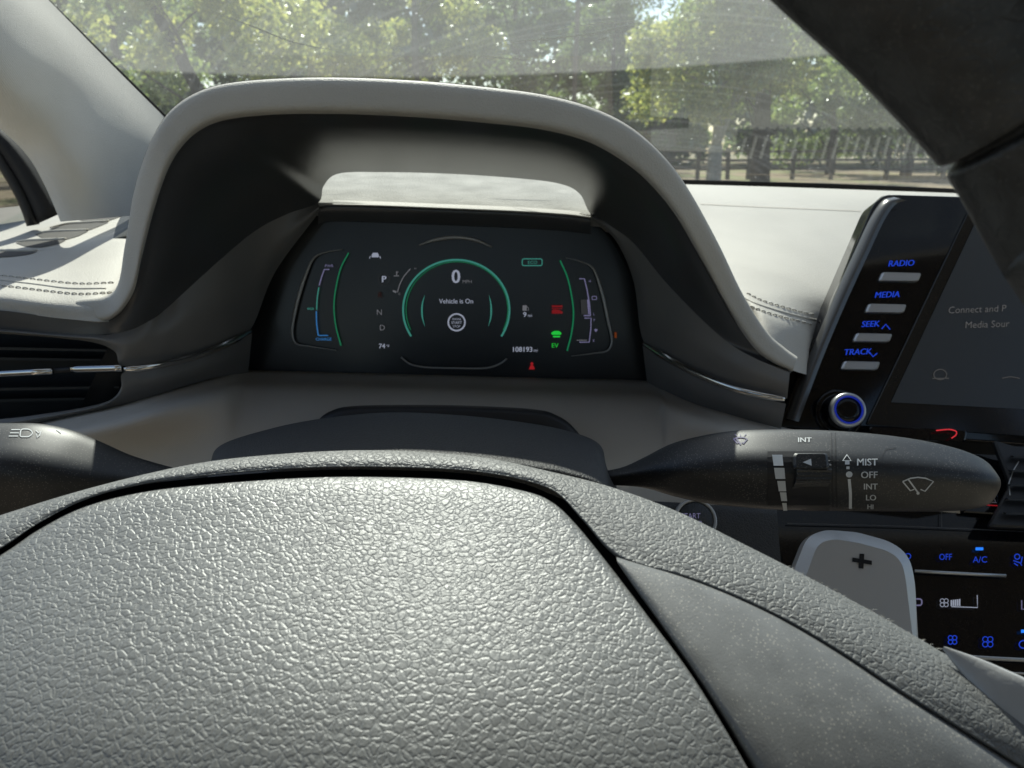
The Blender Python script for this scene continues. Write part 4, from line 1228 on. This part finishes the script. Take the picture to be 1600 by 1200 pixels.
# centre vents at the far right
VV = thing('centre_vent', 'black slatted centre air vent at the right picture edge', 'vent', Q(1590, 800, .39))
vp = Plane(Q(1300, 690, .408), Q(1600, 700, .408), Q(1400, 830, .370))
add('vent_frame', *prism(vp, rounded([(1548, 690), (1580, 700), (1760, 705), (1760, 835), (1540, 825), (1575, 760)], 8), 0.004, lift=0.0, inset=4), M['black'], VV, smooth=False)
for i in range(5):
    v0 = 718 + i * 22
    A = [vp.hit(1572 - i * 3, v0)[0] + vp.n * .005, vp.hit(1760, v0 + 5)[0] + vp.n * .005, vp.hit(1760, v0 + 9)[0] + vp.n * .009, vp.hit(1572 - i * 3, v0 + 4)[0] + vp.n * .009]
    add('slat', A, [(0, 1, 2, 3)], M['slatgrey'], VV, smooth=False, solid=.0012)
k = Ink(vp, .0046); k.stroke([(1586, 725), (1577, 740), (1570, 760), (1572, 778)], 1.6); k.build('vent_rim', M['ring'], VV)
# storage lid under the screen with a red reflection drawn as a glowing line
RL = add('silver_badge', *prism(Plane(Q(1300, 660, .418), Q(1600, 676, .418), Q(1400, 700, .41)), rounded([(1355, 668), (1510, 674), (1506, 692), (1360, 684)], 6), 0.002, inset=3), M['gloss'], IN, smooth=False)
RL.name = 'lower_ledge'
k = Ink(Plane(Q(1300, 660, .414), Q(1600, 676, .414), Q(1400, 700, .406)), .0005); k.stroke(arcpts([(1462, 673), (1485, 671.5), (1494, 675), (1493, 680), (1486, 685)], 14), 1.8); k.build('red_reflection', mat('red_reflection_glow', (.02, .002, .002), emit=((.8, .03, .04), .5)), IN)

# start key between wheel and stack
ST = thing('start_button', 'round chrome-ringed start button half hidden under the wiper stalk', 'button', Q(1085, 800, .42))
kb, kn = Plane(Q(1000, 780, .352), Q(1150, 780, .352), Q(1080, 830, .343)).hit(1084, 814)
ax = kn; e1 = ax.cross(Vector((0, 0, 1))).normalized(); e2 = ax.cross(e1)
px1 = .35 * S / F
add('chrome_ring', *lathe(kb, [(37 * px1, 0), (37 * px1, .004), (35 * px1, .006), (31 * px1, .006), (30 * px1, .003)], cap=False), M['ring'], ST)
add('button_face', *lathe(kb, [(30 * px1, 0.004), (28 * px1, .0062), (2 * px1, .0064)]), M['column'], ST)
k = Ink(Plane(kb + ax * .0066, kb + ax * .0066 + e1, kb + ax * .0066 + e2), .0003); k.text('START', 1079, 810, 8.5, sx=.9).text('STOP', 1084, 822, 8.5, sx=.9); k.build('lettering', M['g_lilac'], ST)

# ================================================================== STEERING COLUMN AND STALKS
SCOL = [(318, 790), (328, 728), (345, 696), (420, 671), (500, 655), (600, 645), (700, 648), (800, 658), (880, 672), (936, 694), (950, 735), (985, 800)]
def colrow(dv, y, sx): return [(640 + (u - 640) * sx, v + dv, y) for u, v in SCOL]
v, f = loft([colrow(30, .33, .96), colrow(3, .315, .992), colrow(0, .308, 1.0), colrow(6, .292, 1.0), colrow(30, .268, 1.02), colrow(60, .248, 1.03), colrow(75, .244, 1.03), colrow(120, .244, 1.0)], 90, 30, matched=True)
cc = add('column_cover', v, f, M['column'])
tag(cc, 'charcoal grained steering column cover behind the wheel hub', 'column cover')

NTOP = Vector((0, -0.32, 0.947)); NFR = Vector((0, -0.947, -0.32))
def stalk_mesh(sections, n=64, power=3.3):
    """sections: (u, v, half height px, depth half px, y)"""
    c = catmull([(s[0], s[1], s[2], s[3], s[4]) for s in sections], 70)
    V = []
    for u, vv, h, dp, y in c:
        sc_ = y * S / F
        o = Q(u, vv, y)
        for j in range(n):
            a = 2 * math.pi * j / n
            ca, sa = math.cos(a), math.sin(a)
            ca = math.copysign(abs(ca) ** (2 / power), ca); sa = math.copysign(abs(sa) ** (2 / power), sa)
            V.append(o + NTOP * (h * 0.88 * sc_ * sa) + NFR * (h * 0.86 * sc_ * ca))
    nr = len(c)
    return V, grid_faces(nr, n, True) + [tuple(range(n)), tuple((nr - 1) * n + j for j in range(n))]
WSK = thing('wiper_stalk', 'black wiper stalk lettered MIST OFF INT LO HI at the right', 'stalk', Q(975, 742, .30))
secs = [(940, 748, 12, 14, .300), (975, 744, 16, 18, .298), (1010, 738, 27, 26, .296), (1050, 734, 44, 36, .293), (1100, 733, 57, 42, .290), (1150, 732, 64, 44, .288), (1200, 733, 67, 45, .286), (1300, 735, 67.5, 45, .284), (1400, 740, 63.5, 42, .282), (1470, 746, 57, 36, .281), (1515, 751, 48, 28, .280), (1540, 754, 37, 20, .280), (1550, 755, 24, 12, .280), (1553, 755, 10, 5, .280)]
v, f = stalk_mesh(secs)
add('stalk_body', v, f, M['stalk'], WSK)
SKW = Skin(v, f)
def wink(l=0.0003): return Ink(SKW, l)
# groove round the stalk
for gu in (1299, 1305):
    k = wink(.00025); k.stroke([(gu + (vv - 668) * .02, vv) for vv in np.linspace(668, 801, 16)], 2.0); k.build('groove', M['black'], WSK)
# thumb wheel
def wprism(pts, depth, lift=0.0, inset=2):
    return prism(SKW, pts, depth, lift, inset)
k = wink(.0004)
cols = np.linspace(1199, 1296, 6)
gv = np.linspace(706, 797, 12)
base = len(k.v)
for vv in gv:
    for u in cols: k.pt(u, vv)
k.f += [tuple(base + q for q in fc) for fc in grid_faces(12, 6)]
k.build('dial_plate', M['black'], WSK)
hub0, hn = SKW.hit(1265, 750)
dialc = hub0 - hn * 0.0105 * S
axd = (Q(1293, 750, .284) - Q(1237, 750, .284)).normalized()
f1 = -FWD; f2 = UPV
V = []; nr = 60
for s_ in (-1, 1):
    for j in range(nr):
        a = 2 * math.pi * j / nr
        r_ = (0.0122 + (0.00045 if j % 2 else 0)) * S
        V.append(dialc + axd * (s_ * 28 * .284 * S / F) + f1 * (r_ * math.cos(a)) + f2 * (r_ * 0.66 * math.sin(a) - 0.0010))
Fc = [(j, (j + 1) % nr, nr + (j + 1) % nr, nr + j) for j in range(nr)] + [tuple(range(nr)), tuple(nr + j for j in range(nr))]
dial = add('thumb_dial', V, Fc, M['stalk'], WSK, smooth=False)
SKD = Skin(V, Fc)
tv, tf = prism(SKW, rounded([(1238, 712), (1291, 712), (1293, 733), (1238, 733)], 5), 0.0022, 0.0006, 4)
add('dial_tab', tv, tf, M['stalk'], WSK, smooth=False)
SKT = Skin(tv, tf)
k = Ink(SKT, .0003); k.poly([(1254, 722.5), (1267, 717), (1268, 728)]); k.build('arrow_mark', M['print'], WSK)
for (a, b, c, d) in ((712, 728, 1206, 1222), (731, 747, 1209, 1225), (750, 766, 1214, 1226.5), (767.5, 781, 1218, 1228), (784, 795.5, 1221.5, 1228.5)):
    k = wink(.0008); k.poly([(c, a), (d, a), (d + 1.5, b), (c + 2.5, b)]); k.build('speed_block', M['print'], WSK)
for tx, u, v_, h in (('MIST', 1371, 727.5, 11), ('OFF', 1371, 746.5, 10.5), ('INT', 1371, 764, 9.5), ('LO', 1369, 781, 9), ('HI', 1365, 794.5, 7.5)):
    wink().text(tx, u, v_, h, align='RIGHT', bold=.012, sx=1.05).build('lettering', M['print'], WSK)
wink().text('INT', 1257, 691.5, 7.5, sx=1.3, bold=.01).build('lettering', M['print'], WSK)
k = wink(); k.stroke([(1316.5, 720), (1323, 711), (1329.5, 720)], 2, True).poly([(1320, 720), (1327, 720), (1327, 726), (1320, 726)]).poly([(1322, 729), (1327, 729), (1327, 733), (1322, 733)]).disc(1326.5, 741, 5.2, 4.6).stroke([(1326.5, 748), (1328.5, 770), (1328.5, 794)], 4.6, step=5).poly([(1321.5, 793), (1335.5, 793), (1329, 799)])
k.build('range_mark', M['print'], WSK)
def wiper_icon(k, u, v, s):
    k.stroke([(u - 24 * s, v - 3 * s), (u - 12 * s, v - 8 * s), (u, v - 9.5 * s), (u + 12 * s, v - 8 * s), (u + 24 * s, v - 3 * s), (u + 11 * s, v + 12 * s), (u + 4 * s, v + 9 * s)], 2.0)
    k.stroke([(u - 24 * s, v - 3 * s), (u - 12 * s, v + 11 * s), (u - 6 * s, v + 9 * s)], 2.0)
    k.stroke([(u - 15 * s, v - 6 * s), (u, v + 14 * s)], 2.4); k.disc(u, v + 15 * s, 2.4 * s)
k = wink(); wiper_icon(k, 1434, 755, 1.0); k.build('wiper_icon', M['print'], WSK)
k = wink(); wiper_icon(k, 1157, 688, .45)
for q in (-6, 0, 6): k.stroke([(1157 + q, 682), (1157 + q * 1.5, 679)], 1.2)
k.build('washer_icon', M['g_lilac'], WSK)
# finger hollow near the tip
hp = rounded([(1388, 697), (1440, 701), (1500, 713), (1540, 735), (1546, 762), (1520, 790), (1470, 799), (1387, 799), (1380, 750)], 8)
k = wink(.00035)
# raised lip line round it
k.stroke([(1377, 716), (1384, 702), (1400, 700)] , 1.0); k.build('mould_line', M['black'], WSK)

TSK = thing('light_stalk', 'black light and indicator stalk at the left with headlamp symbol', 'stalk', Q(275, 745, .30))
secs = [(-220, 742, 80, 52, .282), (-100, 736, 80, 52, .284), (0, 735, 80, 52, .286), (60, 736, 80, 52, .288), (110, 743, 76, 50, .290), (150, 748, 64, 46, .292), (200, 752, 45, 36, .295), (250, 757, 34, 26, .298), (300, 762, 26, 20, .30), (340, 765, 20, 18, .302)]
v, f = stalk_mesh(secs)
add('stalk_body', v, f, M['stalk'], TSK)
SKT2 = Skin(v, f)
k = Ink(SKT2, .0003); k.stroke([(18, 672), (32, 672)], 1.4).stroke([(16, 677), (30, 677)], 1.4).stroke([(14, 682), (28, 682)], 1.4).stroke(rounded([(33, 671), (46, 671), (52, 677), (46, 683), (31, 683)], 4), 1.6, True).stroke([(56, 673), (60, 677), (64, 674), (62, 681), (58, 684), (57, 678)], 1.5); k.build('headlamp_icon', M['print'], TSK)
k = Ink(SKT2, .0003); k.stroke([(88, 672), (95, 677)], 1.4); k.build('print_mark', M['print'], TSK)

# ================================================================== STEERING WHEEL
SW = thing('steering_wheel', 'worn black leather steering wheel with grained airbag cover', 'steering wheel', Q(620, 1190, .135))
HYP = np.polyfit((np.array([690, 740, 800, 900, 1000, 1100, 1200, 1300, 1400]) - 950.0) / 250.0, [.2075, .199, .183, .162, .1450, .1315, .121, .113, .107], 3)
def hy(u, v):
    """depth of the hub surface under a pixel"""
    a = np.polyval(HYP, (v - 950.0) / 250.0)
    return float(a + ((u - 560) / 560) ** 2 * 0.004)
pad_top = [(-160, 960), (0, 868), (60, 828), (130, 793), (220, 770), (330, 757), (480, 747), (600, 746), (730, 752), (820, 768), (862, 785), (900, 820), (955, 888), (1015, 967), (1085, 1062), (1165, 1195), (1230, 1320)]
# grid: columns follow the top edge down to the bottom
cols = param_catmull([(a, b, 0) for a, b in pad_top], 160)[:, :2]
botc = np.stack([np.interp(np.linspace(0, 1, 160), [0, 0.5, 1], [-160, 500, 1230]), np.full(160, 1330.0)], 1)
V = []
rowsn = 90
for i in range(rowsn):
    t = (i / (rowsn - 1))
    for c0, c1 in zip(cols, botc):
        p = c0 * (1 - t) + c1 * t
        d = hy(*p)
        edge = math.exp(-t * 70) * 0.0016 - math.exp(-t * 9) * 0.0006   # rounded shoulder
        V.append((p[0], p[1], d + edge))
Vw = [Q(*p) for p in V]
lowrow = [Q(c[0], c[1] - 3, hy(*c) + .016) for c in cols]
Vw = lowrow + Vw
add('airbag_cover', Vw, grid_faces(rowsn + 1, 160), M['leather'], SW, label='pebble-grained airbag cover')

# leather band round the cover (silhouette edge -> groove)
sil = [(-160, 860), (0, 806), (130, 766), (250, 736), (330, 721), (450, 709), (560, 704), (650, 706), (760, 716), (850, 735), (955, 762), (1060, 801), (1160, 850), (1260, 901), (1380, 966), (1450, 1007), (1540, 1062), (1640, 1128)]
band_in = [(-160, 945), (0, 858), (60, 818), (130, 782), (220, 757), (330, 742), (480, 731), (600, 730), (735, 736), (825, 752), (870, 770), (910, 812), (968, 872), (1080, 906), (1200, 956), (1300, 1012), (1400, 1077), (1640, 1226)]
A = catmull([(a, b, 0) for a, b in sil], 150)[:, :2]
# match the inner edge by nearest arc share
Bc = catmull([(a, b, 0) for a, b in band_in], 150)[:, :2]
rows = []
for t, dy in ((-0.9, .030), (-0.35, .016), (-0.05, .005), (0.0, .0030), (0.12, .0010), (0.3, -.0002), (0.6, -.0008), (0.88, -.0004), (1.0, .0010), (1.02, .012)):
    row = []
    for a, b in zip(A, Bc):
        if t < 0:
            p = a + np.array([0, -t * 14 if t < -0.1 else 0.0])
            y = hy(a[0], a[1]) + dy
        else:
            p = a * (1 - t) + b * t
            y = hy(*p) + dy
        row.append((p[0], p[1], y))
    rows.append(row)
g = np.array(rows)
g2 = np.array([param_catmull(g[:, j], 40) for j in range(150)]).transpose(1, 0, 2)
Vw = [Q(*p) for p in g2.reshape(-1, 3)]
add('spoke_leather', Vw, grid_faces(40, 150), M['leather2'], SW, label='grained leather band over hub and right spoke')
# dark floor of the joint
gA = catmull([(a + (35 if a > 880 else 0), b - 12, 0) for a, b in pad_top], 100)[:, :2]
gB = catmull([(a - (25 if a > 880 else 0), b + 14, 0) for a, b in pad_top], 100)[:, :2]
Vw = [Q(p[0], p[1], hy(*p) + .008) for p in gA] + [Q(p[0], p[1], hy(*p) + .008) for p in gB]
add('joint', Vw, grid_faces(2, 100), M['black'], SW, label='dark gap round the airbag cover')

# triangular trim on the right spoke
up_e = [(963, 870), (1080, 904), (1200, 954), (1300, 1010), (1400, 1075), (1500, 1138), (1640, 1225)]
lo_e = [(965, 880), (991, 918), (1030, 972), (1070, 1029), (1110, 1089), (1162, 1174), (1250, 1330)]
UE = catmull([(a, b, 0) for a, b in up_e], 60)[:, :2]; LE = catmull([(a, b, 0) for a, b in lo_e], 60)[:, :2]
V = []
tts = [-.02, 0, .02, .06, .2, .4, .6, .8, .94, .98, 1.0, 1.01]
dys = [.012, .0012, .0002, -.0004, -.001, -.0012, -.0012, -.001, -.0004, .0004, .002, .012]
for t, dy in zip(tts, dys):
    for i, (a, b) in enumerate(zip(UE, LE)):
        p = a * (1 - t) + b * t
        V.append(Q(p[0], p[1], hy(*p) + dy))
add('spoke_trim', V, grid_faces(len(tts), 60), M['spoke'], SW, label='dusty metallic-grey triangular trim on the right spoke')
# shiny worn grip end at the lower right: a rounded roll lying over the leather
gp = catmull([(1474, 1012, 0), (1520, 1046, 0), (1570, 1088, 0), (1625, 1128, 0), (1700, 1180, 0), (1800, 1250, 0)], 40)[:, :2]
wid = np.interp(np.linspace(0, 1, 40), [0, .12, .3, .5, 1], [3, 20, 46, 62, 80])
V = []
for (p, wv) in zip(gp, wid):
    c0 = Q(p[0], p[1], hy(*p) - .0005)
    pxs = hy(*p) * S / F
    e_u = (Q(p[0] + 7, p[1] - 9, hy(*p)) - c0).normalized()
    e_n = Vector((0, -0.15, 0.99))
    for k_ in range(17):
        a = math.pi * 2 * k_ / 16
        V.append(c0 + e_u * (wv * pxs * math.cos(a)) + e_n * (wv * 0.42 * pxs * math.sin(a)))
add('grip_wrap', V, grid_faces(40, 17), mat('worn_shiny_leather', (.36, .36, .355), .34, .9, leather=(420, .07, .0004), dust=.05), SW, label='smooth worn leather end of the right grip')

# frayed fibres standing off the worn leather edge
V, Fc = [], []
fr = random.Random(3)
sc_ = catmull([(a, b, 0) for a, b in sil], 400)[:, :2]
for q in range(90):
    i_ = fr.randint(300, 392)
    p = sc_[i_]
    y0 = hy(*p) + .004
    a0 = Q(p[0], p[1] + 3, y0)
    L_ = fr.uniform(.0006, .0022)
    d_ = Vector((fr.uniform(-.6, 1), fr.uniform(-.5, .5), fr.uniform(.1, .9))).normalized()
    b_ = a0 + d_ * L_ + Vector((L_ * .4, 0, -L_ * .3))
    v, f = tube([a0, a0 + d_ * L_ * .7, b_], 0.00009, 4)
    o_ = len(V); V += v; Fc += [tuple(k_ + o_ for k_ in ff) for ff in f]
fo = add('loose_fibres', V, Fc, M['thread'], SW)
fo['kind'] = 'stuff'

# rim: ring of leather; its upper right comes close to the camera
def rimpts():
    # inner edge in the picture (upper right), pushed out by the tube's radius
    c = [(1090, -150), (1170, -68), (1250, 8), (1335, 85), (1415, 165), (1488, 246), (1530, 312), (1566, 378), (1604, 440), (1645, 500)]
    pts = []
    for i, (u, v) in enumerate(c):
        a, b = c[max(i - 1, 0)], c[min(i + 1, len(c) - 1)]
        tx, ty = b[0] - a[0], b[1] - a[1]
        L = math.hypot(tx, ty)
        nx, ny = ty / L, -tx / L
        y = .144 - .0022 * i
        dep = y * S / ray(u, v).y
        rp = RIM_R / dep * F
        pts.append(Q(u + nx * rp, v + ny * rp, y))
    return pts
RIM_R = 0.0150 * S
right = rimpts()
cx = -0.045 * S
full = right + [Vector((0.150 * S, 0.112 * S, CAM.z - 0.085 * S)), Vector((0.150 * S, 0.085 * S, CAM.z - 0.16 * S)), Vector((0.09 * S, 0.055 * S, CAM.z - 0.255 * S)), Vector((cx, 0.045 * S, CAM.z - 0.290 * S))]
left = [Vector((2 * cx - p.x, p.y, p.z)) for p in full[::-1][1:]]
top = [Vector((cx, 0.148 * S, right[0].z + 0.020 * S))]
loop = full + left + top
loop = loop[:]
ctrl = loop[-2:] + loop + loop[:2]
nper = 20
path = param_catmull([tuple(p) for p in ctrl], (len(ctrl) - 1) * nper + 1)
path = path[2 * nper: 2 * nper + len(loop) * nper + 1]
# groove where two leather pieces meet, between the fourth and fifth point
rad = []
for i in range(len(path)):
    x = i / nper
    g_ = math.exp(-((x - 5.2) / 0.09) ** 2)
    rad.append(RIM_R * (1 - 0.16 * g_) * (1.0 if x < 5.2 or x > 12 else 0.985))
v, f = tube([Vector(p) for p in path], rad, 32, 1.0, cap=False)
add('rim', v, f, M['worn'], SW, label='dark worn rim, close and out of focus at upper right')

# ================================================================== SHIFT PADDLE
PD = thing('shift_paddle', 'grey metal shift paddle with a black plus sign', 'paddle', Q(1330, 1000, .235))
pp = Plane(Q(1260, 840, .262), Q(1420, 860, .258), Q(1340, 1000, .240))
ol = rounded([(1236, 905), (1262, 838), (1290, 827), (1340, 831), (1395, 846), (1422, 868), (1431, 905), (1442, 1100), (1250, 1100)], [20, 16, 14, 10, 20, 20, 20, 5, 5], 6)
V, f = prism(pp, ol, 0.010, lift=-0.008, inset=18)
add('paddle_plate', V, f, M['paddle'], PD, smooth=False, bevel=.0012)
k = Ink(pp, .0024); k.poly([(1340, 866), (1347.5, 866.5), (1346, 889.5), (1338.5, 888.5)]).poly([(1329, 872), (1359, 877), (1359, 883.5), (1328.5, 878.5)])
k.v = [p + pp.n * (0.00003 if i > 3 else 0) for i, p in enumerate(k.v)]
k.build('plus_sign', M['print_dk'], PD)
